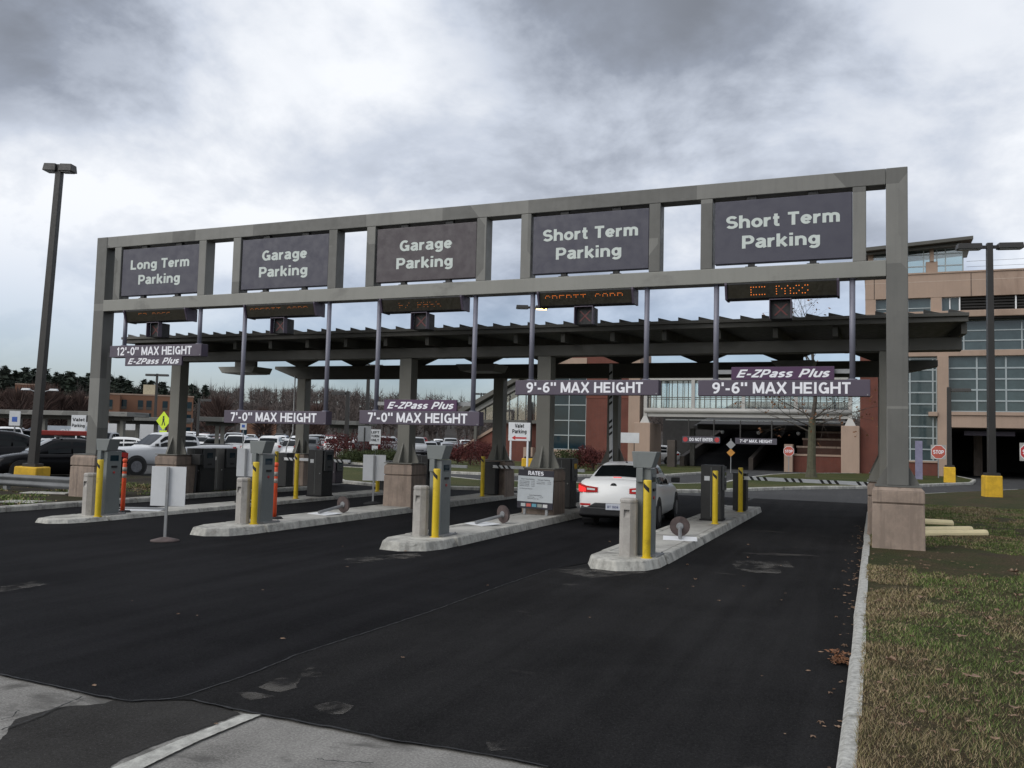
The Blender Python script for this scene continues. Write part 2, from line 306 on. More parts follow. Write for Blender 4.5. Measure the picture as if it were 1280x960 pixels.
bridge_white = pm('bridge_paint', (.36, .35, .33), .5, 0, .08, .6)
glass_dark = glass_mat('dark_glass', (.008, .024, .034), .04, .4)
glass_pale = glass_mat('bridge_glass', (.42, .50, .54), .06, .8)
glass_teal = glass_mat('curtain_glass', (.05, .072, .077), .05, .55)
mullion = pm('mullion_grey', (.32, .36, .37), .5, .3, .08, 1)
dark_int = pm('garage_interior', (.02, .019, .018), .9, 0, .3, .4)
rust = pm('rusty_base', (.075, .055, .052), .8, 0, .35, 7)
soil_brown = pm('soil', (.045, .036, .027), .95, 0, .3, 1.5, .6, 40)
def stain(m, col, scale, th, amt=.8, stretch=(1, 1, 1), off=(0, 0, 0)):     # dirt, rust or water marks with a ragged outline
    t = m.node_tree; b = t.nodes['Principled BSDF']; src = b.inputs['Base Color'].links[0].from_socket; geo = nn(t, 'ShaderNodeNewGeometry'); mp = nn(t, 'ShaderNodeMapping')
    mp.inputs['Scale'].default_value = stretch; mp.inputs['Location'].default_value = off; t.links.new(geo.outputs['Position'], mp.inputs[0])
    k = maprange(noise(t, mp.outputs[0], scale, 6, .62, .3), th[0], th[1], 0, amt, tree=t); mx_ = nn(t, 'ShaderNodeMix', data_type='RGBA'); t.links.new(k, mx_.inputs[0]); t.links.new(src, mx_.inputs[6]); mx_.inputs[7].default_value = (*col, 1); t.links.new(mx_.outputs[2], b.inputs['Base Color'])
stain(kerb_conc, (.12, .085, .055), 1.7, (.60, .72), .7); stain(kerb_conc, (.07, .068, .065), 3.0, (.58, .70), .6, (1, 1, 2.5), (4, 1, 2)); stain(slab_conc, (.12, .115, .105), 1.1, (.55, .70), .7)
stain(brown_conc, (.075, .058, .048), 1.6, (.55, .72), .65, (2.2, 2.2, .5), (3, 3, 0)); stain(grey_conc, (.10, .09, .08), 5, (.60, .72), .6, (1, 1, .4)); stain(steel_beam, (.09, .088, .08), .8, (.56, .68), .45, (1, 1, 1.5)); stain(galv, (.12, .10, .085), 3, (.58, .7), .4)
stain(tan, (.17, .115, .085), .35, (.56, .70), .5, (1, 1, .35)); stain(reader_grey, (.085, .09, .088), 2.2, (.58, .70), .45, (1, 1, .5)); stain(yellow, (.30, .20, .03), 4, (.60, .70), .5)
# ------------------------------------------------------------------ asphalt and ground
def asphalt(name, c0, c1, scale, bump=.5, blot=0.0, blotcol=(.2, .2, .2), bl_scale=.8, th=(.62, .72), rough=.85):
    m = bpy.data.materials.new(name); m.use_nodes = True; t = m.node_tree; b = t.nodes['Principled BSDF']
    geo = nn(t, 'ShaderNodeNewGeometry'); p = geo.outputs['Position']
    f = maprange(noise(t, p, scale, 5, .62, .5), .3, .7, 0, 1, tree=t)
    grit = noise(t, p, 62, 3, .75); mp0 = nn(t, 'ShaderNodeMapping'); mp0.inputs['Scale'].default_value = (2.6, .16, 1); t.links.new(p, mp0.inputs[0])
    trk = maprange(noise(t, mp0.outputs[0], 1.0, 4, .6, .2), .35, .65, 0, 1, tree=t)
    f = fmath('ADD', fmath('ADD', fmath('MULTIPLY', f, .34, tree=t), fmath('MULTIPLY', trk, .24, tree=t), tree=t), fmath('MULTIPLY', maprange(grit, .40, .62, 0, 1, tree=t), .42, tree=t), tree=t)
    mix = nn(t, 'ShaderNodeMix', data_type='RGBA'); t.links.new(f, mix.inputs[0]); mix.inputs[6].default_value = (*c0, 1); mix.inputs[7].default_value = (*c1, 1)
    out = mix.outputs[2]
    if blot:
        mp = nn(t, 'ShaderNodeMapping'); mp.inputs['Scale'].default_value = (.8, 2.0, 1); t.links.new(p, mp.inputs[0])
        k = fmath('MULTIPLY', maprange(noise(t, mp.outputs[0], bl_scale, 8, .62, .6, (5.3, 2.2, 0)), th[0], th[1], 0, blot, tree=t), maprange(grit, .3, .6, .55, 1, tree=t), tree=t)
        m2 = nn(t, 'ShaderNodeMix', data_type='RGBA'); t.links.new(k, m2.inputs[0]); t.links.new(out, m2.inputs[6]); m2.inputs[7].default_value = (*blotcol, 1); out = m2.outputs[2]
    spk = fmath('MULTIPLY', maprange(noise(t, p, 110, 2, .7, 0, (4, 4, 4)), .66, .74, 0, 1, tree=t), .55, tree=t)
    m3 = nn(t, 'ShaderNodeMix', data_type='RGBA'); t.links.new(spk, m3.inputs[0]); t.links.new(out, m3.inputs[6]); m3.inputs[7].default_value = (*[min(.4, c*4+.02) for c in c1], 1); out = m3.outputs[2]
    t.links.new(out, b.inputs['Base Color']); b.inputs['Roughness'].default_value = rough; b.inputs['Specular IOR Level'].default_value = .03
    bn = nn(t, 'ShaderNodeBump'); bn.inputs['Strength'].default_value = bump; bn.inputs['Distance'].default_value = .006
    t.links.new(noise(t, p, 160, 3, .8), bn.inputs['Height']); t.links.new(bn.outputs[0], b.inputs['Normal'])
    return m
a_new = asphalt('new_asphalt', (.0048, .0048, .0054), (.0195, .0194, .0208), .35, .8)
a_lane = asphalt('lane_asphalt', (.0065, .0064, .0066), (.026, .0255, .0258), .45, .8, .8, (.075, .070, .064), .42, (.64, .70))
a_old = asphalt('old_pavement', (.12, .115, .108), (.32, .31, .29), .9, .7, .75, (.045, .043, .041), 1.3, (.50, .66))
a_mid = asphalt('mid_asphalt', (.022, .021, .020), (.052, .05, .048), 1.2, 1.0)
a_road = asphalt('road_asphalt', (.045, .045, .046), (.075, .075, .075), .2, .3)
def sheet(name, poly, z, mat, jit=0.0, step=.06, parent=None):
    """flat polygon, its outline broken into short uneven steps"""
    pts = []
    for i, a in enumerate(poly):
        b = poly[(i+1) % len(poly)]; L = math.dist(a, b); n = max(1, int(L/step)) if (jit and L < 14) else 1
        for k in range(n):
            u = k/n; j = jit if 0 < k else jit*.3
            pts.append((a[0]+(b[0]-a[0])*u+random.uniform(-j, j), a[1]+(b[1]-a[1])*u+random.uniform(-j, j)))
    from mathutils.geometry import tessellate_polygon
    tri = tessellate_polygon([[Vector((x, y, 0)) for x, y in pts]]); fs = []
    for i, j, k in tri:
        (ax, ay), (bx, by), (cx, cy) = pts[i], pts[j], pts[k]; fs.append((i, j, k) if (bx-ax)*(cy-ay)-(by-ay)*(cx-ax) > 0 else (k, j, i))
    me = bpy.data.meshes.new(name); me.from_pydata([(x, y, z) for x, y in pts], [], fs); me.update(); me.materials.append(mat)
    o = link(name, me, parent); o['kind'] = 'structure'; return o
def gxy(px, py, z=0.0): p = G(px, py, z); return (p.x, p.y)
KX = -.757; LKX = -18.25
mb = MB(); mb.quad((-900, -900, -.004), (900, -900, -.004), (900, 900, -.004), (-900, 900, -.004)); struct('ground', mb, a_road)
sheet('old_pavement', [(-30, -30), (KX+.05, -30), (KX+.05, -10), (-30, -10)], .0, a_old)
sheet('patched_pavement', [gxy(20, 900), gxy(70, 885), gxy(130, 880), gxy(165, 868), gxy(250, 868), gxy(300, 893), gxy(270, 905), gxy(215, 925), gxy(150, 950), gxy(100, 1000), gxy(-60, 1000), gxy(-10, 940)], .004, a_mid, .012, .04)
seamA = [(-260, 800), (0, 845), (60, 858), (115, 871), (165, 879), (215, 876), (240, 870), (320, 842), (370, 821), (450, 795), (530, 769), (640, 729), (690, 712)]
wa = [gxy(*p) for p in seamA]
sheet('plaza_asphalt', wa+[(-4.62, -4.0), (-4.62, 15), (-19.5, 15), (-19.5, -30), (-30, -30)], .008, a_new, .008, .05)
seamB = [(240, 877), (280, 886), (325, 896), (350, 900), (425, 914), (500, 930), (570, 940), (640, 952), (700, 966), (860, 985)]
wb = [gxy(*p) for p in seamB]
sheet('lane_asphalt', [(wa[5][0], wa[5][1]-.02)]+wb+[(KX+.06, wb[-1][1]-.15), (KX+.06, 15), (-4.5, 15), (-4.5, -4.0)]+[gxy(*p) for p in reversed(seamA[6:])], .012, a_lane, .012, .05)
a_stripe = pm('road_paint', (.36, .355, .325), .85, 0, .35, 12, .5, 100)
sheet('road_stripe', [gxy(305, 895), gxy(327, 896), gxy(250, 928), gxy(168, 968), gxy(120, 985), gxy(95, 985), gxy(140, 963), gxy(230, 925)], .0145, a_stripe, .003, .03)
def worn_mat():
    m = bpy.data.materials.new('worn_asphalt'); m.use_nodes = True; t_ = m.node_tree; b = t_.nodes['Principled BSDF']; geo = nn(t_, 'ShaderNodeNewGeometry'); p = geo.outputs['Position']
    b.inputs['Base Color'].default_value = (.125, .118, .108, 1); b.inputs['Roughness'].default_value = .9; b.inputs['Specular IOR Level'].default_value = .1
    a = fmath('MULTIPLY', maprange(noise(t_, p, 3.2, 6, .6, .2), .38, .66, 0, .68, tree=t_), maprange(noise(t_, p, 110, 3, .8), .35, .55, .3, 1, tree=t_), tree=t_); t_.links.new(a, b.inputs['Alpha']); return m
a_worn = worn_mat()
for px in ([(322, 862), (345, 850), (376, 851), (372, 862), (352, 868), (335, 866)], [(366, 850), (392, 834), (416, 836), (398, 849)], [(390, 886), (418, 879), (442, 885), (428, 895), (400, 894)], [(296, 868), (320, 868), (344, 873), (312, 878)], [(914, 702), (985, 703), (993, 712), (920, 712)], [(925, 713), (975, 713), (978, 718), (935, 717)], [(690, 714), (770, 709), (810, 717), (740, 724)], [(606, 930), (645, 928), (660, 938), (612, 942)], [(0, 735), (45, 728), (60, 732), (0, 742)], [(430, 700), (520, 692), (530, 697), (440, 706)]):
    sheet('worn_patch', [gxy(*q) for q in px], .0155, a_worn, .02, .06)
def tar_line(px, z, w):
    b = MB(); P = []
    for i in range(len(px)-1):
        a, c = G(*px[i]), G(*px[i+1]); n = max(2, int((c-a).length/.07))
        for k in range(n): P.append(a.lerp(c, k/n)+Vector((random.uniform(-.008, .008), random.uniform(-.008, .008), 0)))
    for i in range(len(P)-1):
        d = (P[i+1]-P[i]).normalized(); q = Vector((-d.y, d.x, 0))*w*random.uniform(.5, 1.2); b.quad(*[(v.x, v.y, z) for v in (P[i]-q, P[i+1]-q, P[i+1]+q, P[i]+q)])
    struct('asphalt_seam', b, pm('seam_tar', (.003, .003, .0035), .7, 0, .3, 9))
tar_line(seamA[1:], .0175, .009); tar_line(seamB[:-1], .0180, .011)
# cracks in the old pavement
crk = pm('crack_filler', (.012, .012, .012), .9, 0, .2, 5)
def crack(pts, w):
    b = MB(); P = []
    for i in range(len(pts)-1):
        a, c = G(*pts[i]), G(*pts[i+1]); n = 8
        for k in range(n): P.append(a.lerp(c, k/n)+Vector((random.uniform(-.012, .012), random.uniform(-.012, .012), 0)))
    for i in range(len(P)-1):
        d = (P[i+1]-P[i]).normalized(); q = Vector((-d.y, d.x, 0))*w*random.uniform(.4, 1)
        b.quad(*[(v.x, v.y, .0165) for v in (P[i]-q, P[i+1]-q, P[i+1]+q, P[i]+q)])
    struct('pavement_crack', b, crk)
crack([(0, 916), (40, 902), (70, 888), (107, 872)], .010); crack([(395, 952), (430, 956), (470, 957)], .006); crack([(0, 903), (15, 899), (24, 890)], .006)
# ------------------------------------------------------------------ kerbs and lawns
def kerb_run(name, pts, w=.16, h=.14, seg=1.9, mat=kerb_conc):
    """a run of separate kerb stones laid end to end along a polyline"""
    root = bpy.data.objects.new(name, None); COL.objects.link(root); root['kind'] = 'structure'
    cache = {}
    for i in range(len(pts)-1):
        a, b = Vector((*pts[i], 0)), Vector((*pts[i+1], 0)); L = (b-a).length; n = max(1, round(L/seg)); s = L/n
        key = round(s, 3)
        if key not in cache:
            m = MB(); m.prism_x([(-w/2, -.05), (w/2, -.05), (w/2, h), (-w/2+.03, h), (-w/2, h-.03)], .012, s-.012); cache[key] = m.mesh('kerb_stone', mat)
        ang = math.atan2(b.y-a.y, b.x-a.x)
        for k in range(n):
            o = link('kerb_stone', cache[key], root); p = a.lerp(b, k/n); o.location = (p.x, p.y, random.uniform(-.012, .006)); o.rotation_euler.z = ang+random.uniform(-.006, .006)
    return root
rk = [(KX+.055, -20), (KX+.055, 9.5), (KX+.12, 11.5), (KX+.30, 13.2), (KX+.62, 14.8), (KX+1.0, 16.2)]
rk = [(x, y) for x, y in rk]; fe = [gxy(1152, 621), gxy(1210, 618), gxy(1290, 614)]
rk += fe
# flip so that the chamfered road side faces left of travel: run from far to near
kerb_run('kerb_right', list(reversed(rk)), .115, .13, 1.9, pm('weathered_kerb', (.33, .325, .30), .95, 0, .42, 22, .15, 90))
kerb_run('kerb_left', [(LKX, -9.0), (LKX, -1.5), (LKX, 4.0), (LKX, 9.0)], .18, .14)
def grass_mat(name, g, d, soil, ks=1.2, bald=(.60, .72)):
    m = bpy.data.materials.new(name); m.use_nodes = True; t = m.node_tree; b = t.nodes['Principled BSDF']; geo = nn(t, 'ShaderNodeNewGeometry'); p = geo.outputs['Position']
    f = maprange(noise(t, p, ks, 7, .65, .4), .38, .62, 0, 1, tree=t); f2 = maprange(noise(t, p, 38, 4, .8), .35, .65, .35, 1, tree=t)
    mix = nn(t, 'ShaderNodeMix', data_type='RGBA'); t.links.new(f, mix.inputs[0]); mix.inputs[6].default_value = (*g, 1); mix.inputs[7].default_value = (*d, 1)
    k = maprange(noise(t, p, ks*.7, 6, .6, .3, (9, 4, 1)), bald[0], bald[1], 0, 1, tree=t)
    m2 = nn(t, 'ShaderNodeMix', data_type='RGBA'); t.links.new(k, m2.inputs[0]); t.links.new(mix.outputs[2], m2.inputs[6]); m2.inputs[7].default_value = (*soil, 1)
    vm = nn(t, 'ShaderNodeVectorMath', operation='SCALE'); t.links.new(m2.outputs[2], vm.inputs[0]); t.links.new(f2, vm.inputs['Scale'])
    t.links.new(vm.outputs[0], b.inputs['Base Color']); b.inputs['Roughness'].default_value = .95; b.inputs['Specular IOR Level'].default_value = .15
    bn = nn(t, 'ShaderNodeBump'); bn.inputs['Strength'].default_value = .9; bn.inputs['Distance'].default_value = .03
    t.links.new(noise(t, p, 45, 5, .8), bn.inputs['Height']); t.links.new(bn.outputs[0], b.inputs['Normal'])
    return m
g_near = grass_mat('thatch', (.055, .062, .022), (.085, .065, .034), (.06, .045, .032), 1.0)  # near lawn ground: shade between the blades is put into this darker base colour
g_far = grass_mat('lawn', (.058, .075, .020), (.10, .098, .034), (.085, .07, .035), .25, (.62, .75))
g_dry = grass_mat('dry_verge', (.17, .115, .045), (.10, .09, .035), (.075, .058, .035), .3)
def lawn(name, poly, z, mat): return sheet(name, poly, z, mat)
lawn('lawn_right', [(KX+.10, -30), (40, -30), (40, fe[2][1]+2)]+list(reversed(fe))+[(KX+1.05, 16.1), (KX+.68, 14.75), (KX+.36, 13.15), (KX+.17, 11.4), (KX+.10, 9.5)], .125, g_near)
lawn('verge_left', [(LKX-.08, -9), (LKX-.08, 9), (-24, 9.2), (-60, 9.8), (-60, -14)], .115, grass_mat('verge_mulch', (.05, .05, .022), (.06, .047, .03), (.034, .027, .020), .8, (.5, .62)))
def island_lawn(name, px, mat, z=.11):
    pts = [gxy(*p) for p in px]
    o = sheet(name, pts, z, mat)
    kerb_run('kerb_of_'+name, [pts[i] for i in range(len(pts))]+[pts[0]], .18, .13, 3.0)
    return o
island_lawn('verge_strip', [(428, 604), (486, 610), (600, 613), (720, 615), (800, 616), (872, 616), (945, 613), (1000, 611.5), (1093, 610.5), (1160, 608), (1214, 605.5), (1218, 602), (1195, 597), (1165, 594.5), (1100, 593.5), (1000, 593.5), (962, 595.5), (930, 600), (905, 606), (850, 607.5), (700, 606.5), (600, 603), (500, 592), (450, 587), (415, 585), (405, 592)], g_far)
island_lawn('lawn_far', [(880, 592), (905, 588), (870, 583), (800, 581), (700, 580), (560, 576), (470, 573), (420, 572), (410, 577), (470, 583), (560, 592), (640, 595), (760, 596), (840, 595)], g_far, .12)
# ------------------------------------------------------------------ hills far off
def hill_h(ang_px, d):                                  # skyline of the wood as seen in the picture, metres at distance d
    xs = [-400, 0, 70, 130, 190, 240, 300, 360, 420, 470, 520, 600, 700, 900, 1300]; ys = [464, 464, 470, 474, 482, 487, 481, 480, 482, 491, 496, 506, 513, 519, 529]
    y = np.interp(ang_px, xs, ys); return zpx(ang_px, y, d)
mbh = MB(); cols = list(range(-500, 1500, 50)); rows = []
for r_, fr in ((230, .0), (290, .35), (360, .62), (430, .66), (600, .5)):
    row = []
    for px in cols:
        d = ray(px, 549); d = Vector((d.x, d.y, 0)).normalized(); row.append((CX+d.x*r_, CY+d.y*r_, max(-.5, hill_h(px, r_)*fr)))
    rows.append(row)
nv = len(cols); mbh.v = [p for r_ in rows for p in r_]; mbh.f = [(i*nv+j, i*nv+j+1, (i+1)*nv+j+1, (i+1)*nv+j) for i in range(len(rows)-1) for j in range(nv-1)]; mbh.m = [0]*len(mbh.f)
struct('hill', mbh, pm('forest_floor', (.034, .028, .023), .95, 0, .25, .02))
# ------------------------------------------------------------------ the sign gantry
ZT, ZTB, ZLT, ZLB = 6.963, 6.662, 5.273, 4.975; XL = -19.70; PW = .36
g = thing('sign_gantry', 'grey steel overhead sign frame spanning five parking lanes on two brown concrete pedestals', 'gantry', (XL/2, 0, 0))
ox = XL/2
def pedestal(parent, cx, cy, w=.86, h=1.2, name='pedestal'):
    m = MB(); m.taper(cx, cy, -.12, .90, w, w, w-.02, w-.02); m.taper(cx, cy, .90, .925, w-.07, w-.07, w-.07, w-.07); m.taper(cx, cy, .925, h-.07, w-.01, w-.01, w-.01, w-.01); m.taper(cx, cy, h-.07, h, w-.01, w-.01, w-.13, w-.13)
    return part(parent, name, m, brown_conc, .012)
def gusset(parent, cx, cy, w, z, mat, reach=.2, hgt=.42, dirs=((1, 0), (-1, 0), (0, 1), (0, -1))):
    for sx, sy in dirs:
        m = MB(); t = .02; e = w/2
        if sx: m.prism_y([(cx+sx*e, z), (cx+sx*(e+reach), z), (cx+sx*(e+reach), z+.06), (cx+sx*e, z+hgt)][::sx], cy-t, cy+t)
        else: m.prism_x([(cy+sy*e, z), (cy+sy*(e+reach), z), (cy+sy*(e+reach), z+.06), (cy+sy*e, z+hgt)][::sy], cx-t, cx+t)
        part(parent, 'gusset', m, mat)
    m = MB(); q = e+reach+.03; m.box(cx-q, cx+q, cy-q, cy+q, z, z+.02); part(parent, 'base_plate', m, mat)
for x0 in (XL, -PW):
    cx = x0+PW/2-ox; m = MB(); m.box(cx-PW/2, cx+PW/2, 0, PW, 1.22, ZT); part(g, 'post', m, steel, .012)
    pedestal(g, cx, PW/2); gusset(g, cx, PW/2, PW, 1.2, steel, .17, .36, ((1, 0), (-1, 0)))
m = MB(); m.box(XL+PW-ox+.002, -PW-ox-.002, .002, PW-.002, ZTB, ZT-.002); part(g, 'top_beam', m, steel, .012)
m = MB(); m.box(XL+PW-ox-.02, -PW-ox+.0, -.006, PW-.02, ZLB, ZLT); part(g, 'lower_beam', m, steel_beam, .012)
SIGN = [(-18.777, -16.234), (-14.881, -12.366), (-11.056, -8.55), (-7.232, -4.738), (-3.429, -.932)]
sm_ = None
for a, b in SIGN:
    for x in (a-.16, b+.12):
        m = MB(); m.box(x-.115-ox, x+.115-ox, .004, PW-.03, ZLT+.001, ZTB-.001); part(g, 'stub_column', m, steel, .01)
WORDS = [('Long Term', 1.96, 'Parking', 1.39), ('Garage', 1.31, 'Parking', 1.41), ('Garage', 1.32, 'Parking', 1.42), ('Short Term', 2.06, 'Parking', 1.41), ('Short Term', 2.08, 'Parking', 1.42)]
SL = ['slate overhead lane sign reading Long Term Parking', 'slate overhead sign reading Garage Parking beside the Long Term Parking sign', 'plum brown overhead sign reading Garage Parking between slate signs',
      'slate Short Term Parking sign beside the brown Garage Parking sign', 'slate Short Term Parking sign beside the right gantry post']
for i, ((a, b), w, lab) in enumerate(zip(SIGN, WORDS, SL)):
    c = (a+b)/2; hw = (b-a)/2
    s = thing('lane_sign', lab, 'sign', (c, .0, 5.274), group='lane signs in the gantry')
    m = MB(); m.box(-hw, hw, .02, .17, .08, 1.313); part(s, 'panel', m, sign_plum if i == 2 else sign_slate, .012)
    letter(s, w[0], (0, .016, .765), w[1], .25, pale_text, 1.02); letter(s, w[2], (-.02 if i else 0, .016, .365), w[3], .25, pale_text, 1.02)
    for sx in (-.45, .45):
        m = MB(); m.box(sx*hw*1.0-.06, sx*hw+.06, .05, .15, .02, .08); m.box(sx*hw-.11, sx*hw+.11, .04, .16, -.0, .02); part(s, 'bracket', m, black_paint)
        m = MB(); m.box(sx*hw-.09, sx*hw+.09, .05, .15, 1.313, 1.388); part(s, 'bracket', m, black_paint)
# hanging clearance bars
BAR = [(-19.04, -16.0, 3.75, "12'-0\" MAX HEIGHT"), (-15.2, -12.25, 2.105, "7'-0\" MAX HEIGHT"), (-11.355, -8.365, 2.14, "7'-0\" MAX HEIGHT"), (-7.55, -4.495, 2.81, "9'-6\" MAX HEIGHT"), (-3.72, -.63, 2.80, "9'-6\" MAX HEIGHT")]
PIPE = [(-18.669, -16.184), (-14.792, -12.351), (-10.996, -8.576), (-7.243, -4.779), (-3.402, -.933)]
BL = ["plum clearance bar reading 12'-0\" MAX HEIGHT hung under the Long Term sign", "plum clearance bar reading 7'-0\" MAX HEIGHT with no plate above it", "plum clearance bar reading 7'-0\" MAX HEIGHT under a purple plate",
      "plum clearance bar reading 9'-6\" MAX HEIGHT with no plate above it", "plum clearance bar reading 9'-6\" MAX HEIGHT under a purple plate"]
for (a, b, z, txt), (p, q), lab in zip(BAR, PIPE, BL):
    c = (a+b)/2; hw = (b-a)/2; s = thing('clearance_bar', lab, 'clearance bar', (c, 0, z), group='clearance bars under the gantry')
    m = MB(); m.box(-hw, hw, 0, .24, 0, .305); part(s, 'bar', m, bar_plum, .008)
    letter(s, txt, (-.03, -.004, .045), 2.50, .215, white_text, .92)
    for x in (p, q):
        m = MB(); m.tube((x-c, .12, .305), (x-c, .12, ZLB-z-.012), .052, n=14); smooth(part(s, 'hanger_pipe', m, pipe_grey))
        m = MB(); m.lathe([(.09, 0), (.09, .012)], 14, (x-c, .12, ZLB-z-.0125)); part(s, 'flange', m, pipe_grey)
        m = MB(); m.lathe([(.085, 0), (.085, .02)], 14, (x-c, .12, .305)); part(s, 'flange', m, pipe_grey)
    m = MB(); m.tube((hw*.97, -.002, .03), (hw*.97, .01, .03), .012); part(s, 'bolt', m, galv)
for a, b, z, lab, mat, up in [(-18.49, -16.61, 3.522, "dull plum plate reading E-ZPass Plus under the 12'-0\" bar", bar_plum, 0), (-10.72, -8.91, 2.447, "purple plate reading E-ZPass Plus on top of a 7'-0\" bar", plate_purple, 1), (-3.09, -1.24, 3.107, "purple plate reading E-ZPass Plus on top of a 9'-6\" bar", plate_purple, 1)]:
    lab = lab.replace('E-ZPass Plus', 'slanted white toll pass lettering'); c = (a+b)/2; hw = (b-a)/2
    s = thing('toll_pass_plate', lab, 'sign', (c, 0, z), group='toll pass plates on the clearance bars')
    m = MB(); m.box(-hw, hw, .0, .05, 0, .245 if up else .226); part(s, 'plate', m, mat, .004)
    letter(s, 'E-ZPass', (-hw*.36, -.004, .045), 1.0 if up else 1.02, .15, white_text, 1.0, .38); letter(s, 'Plus', (hw*.60, -.004, .045), .52, .155, white_text, 1.0, .38)
    if up:
        m = MB(); m.box(-1.2, 1.2, .1, .15, .12, .2); part(s, 'mount_rail', m, galv)
# message boards and lane signals
LC = [-17.50, -13.64, -9.84, -6.04, -2.185]
FONT5 = {'A': '01110100011000111111100011000110001', 'R': '11110100011000111110101001001010001', 'P': '11110100011000111110100001000010000', 'K': '10001100101010011000101001001010001', 'I': '11111001000010000100001000010011111',
         'N': '10001110011010110011100011000110001', 'G': '01110100011000010111100011000101110', 'F': '11111100001000011110100001000010000', 'U': '10001100011000110001100011000101110', 'L': '10000100001000010000100001000011111', 'E': '11111100001000011110100001000011111', 'O': '01110100011000110001100011000101110', 'T': '11111001000010000100001000010000100', 'C': '01110100011000010000100001000101110', 'D': '11110100011000110001100011000111110', 'Y': '10001100010101000100001000010000100', 'Z': '11111000010001000100010001000011111', 'S': '01111100001000001110000010000111110', ' ': '0'*35, '.': '0'*30+'00100'}
for i, x in enumerate(LC):
    s = thing('message_board', ['dark amber message board above the 12 foot bar', 'dark amber message board above the bare 7 foot bar', 'dark amber message board below the brown Garage Parking sign', 'amber message board showing half lit characters above the bare 9 foot bar', 'amber message board with bright broken characters beside the right post'][i], 'message board', (x, -.02, 4.66), group='amber message boards under the lower beam')
    m = MB(); m.prism_x([(.02, 0), (.30, .0), (.33, .03), (.33, .295), (-.06, .295), (-.06, .27)], -1.01, 1.01); part(s, 'housing', m, black_paint, .008)
    m = MB(); m.add([(-.98, .012, .015), (.98, .012, .015), (.98, -.062, .262), (-.98, -.062, .262)], [(0, 1, 2, 3)]); part(s, 'face', m, led_face)
    for sx in (-1, 1):
        m = MB(); m.prism_x([(.0, -.01), (.34, -.01), (.34, .305), (-.10, .305), (-.10, .26)], sx*1.01-.02, sx*1.01+.02); part(s, 'end_plate', m, bar_plum)
    m = MB(); txt = ['EZ PASS', 'CREDIT CARD', 'EZ PASS', 'CREDIT CARD', 'EZ PASS'][i]; rows_ = {4: (0, 2, 4, 6), 3: (0, 1, 2), 2: (1, 3, 5), 1: (0, 1), 0: (0, 1)}[i]
    cw = .155; xo = -cw*len(txt)/2
    for k, ch in enumerate(txt):
        for r_ in range(7):
            if r_ not in rows_: continue
            for c_ in range(5):
                if FONT5[ch][r_*5+c_] == '1' and (c_ % 2 == 0 or i != 4):
                    u = xo+k*cw+c_*.024; v = .205-r_*.023; yy = .012-.074*(v-.015)/.247-.004; d = .0082 if i == 4 else .006
                    m.quad((u-d, yy, v-d), (u+d, yy, v-d), (u+d, yy-.003, v+d), (u-d, yy-.003, v+d))
    part(s, 'led_dots', m, led_amber if i >= 3 else led_dim)['kind'] = 'stuff'
    for sx in (-.87, .87):
        m = MB(); m.box(sx-.03, sx+.03, .12, .2, .295, .317); part(s, 'hanger', m, black_paint)
    q = thing('lane_signal', 'boxy lane signal with dark red cross under the '+['12 foot bar board', 'board above the bare 7 foot bar', 'board below the brown sign', 'board with half lit characters', 'board beside the right post'][i], 'lane signal', (x, .0, 4.25), group='lane signals under the message boards')
    m = MB(); m.box(-.19, .19, .0, .28, 0, .36); part(q, 'housing', m, black_paint, .012)
    m = MB(); m.box(-.20, .20, -.13, .0, .355, .37); m.box(-.20, -.185, -.13, .0, .0, .355); m.box(.185, .2, -.13, .0, 0, .355); part(q, 'visor', m, bar_plum)
    m = MB()
    for sg in (-1, 1):
        dx, dz = .11, .11*sg; nx, nz = .018, -.018*sg
        m.add([(-dx-nx*0-.02, -.004-.001*sg, .18-dz), (-dx+.02, -.004-.001*sg, .18-dz), (dx+.02, -.004-.001*sg, .18+dz), (dx-.02, -.004-.001*sg, .18+dz)], [(0, 1, 2, 3) if sg > 0 else (3, 2, 1, 0)])
    part(q, 'cross', m, red_x)
    m = MB(); m.tube((0, .14, .36), (0, .14, .412), .03); part(q, 'stem', m, black_paint)
# ------------------------------------------------------------------ toll canopy
CCX = [-19.05, -11.55, -7.80, -.30]; FY, BY = 2.55, 8.5; RX0, RX1 = -20.3, 1.08
cn = thing('toll_canopy', 'long low dark steel canopy roof over the toll islands on gusseted columns', 'canopy', (-9.6, 5.5, 0)); k0 = Vector((-9.6, 5.5))
for yy in (FY, BY):
    for x in CCX:
        cx, cy = x-k0.x, yy-k0.y
        m = MB(); m.box(cx-.17, cx+.17, cy-.17, cy+.17, 1.22, 3.86); part(cn, 'column', m, column_paint, .01)
        pedestal(cn, cx, cy, .80); gusset(cn, cx, cy, .34, 1.2, column_paint, .20, .52)
def yl(y): return y-k0.y
def xl(x): return x-k0.x
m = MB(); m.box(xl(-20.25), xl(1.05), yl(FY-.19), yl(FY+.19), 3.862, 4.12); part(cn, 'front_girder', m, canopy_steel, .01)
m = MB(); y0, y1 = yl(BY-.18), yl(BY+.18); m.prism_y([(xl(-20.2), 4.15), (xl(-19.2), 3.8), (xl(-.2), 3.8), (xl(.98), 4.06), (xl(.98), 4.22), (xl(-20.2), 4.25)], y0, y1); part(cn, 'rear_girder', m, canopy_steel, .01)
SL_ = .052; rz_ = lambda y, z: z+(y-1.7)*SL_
rf = MB(); rf.prism_x([(yl(y), rz_(y, z)) for y, z in ((1.85, 4.115), (9.7, 4.15), (9.7, 4.33), (1.85, 4.325))], xl(-.05), xl(.05)); rme = rf.mesh('rafter', canopy_steel)
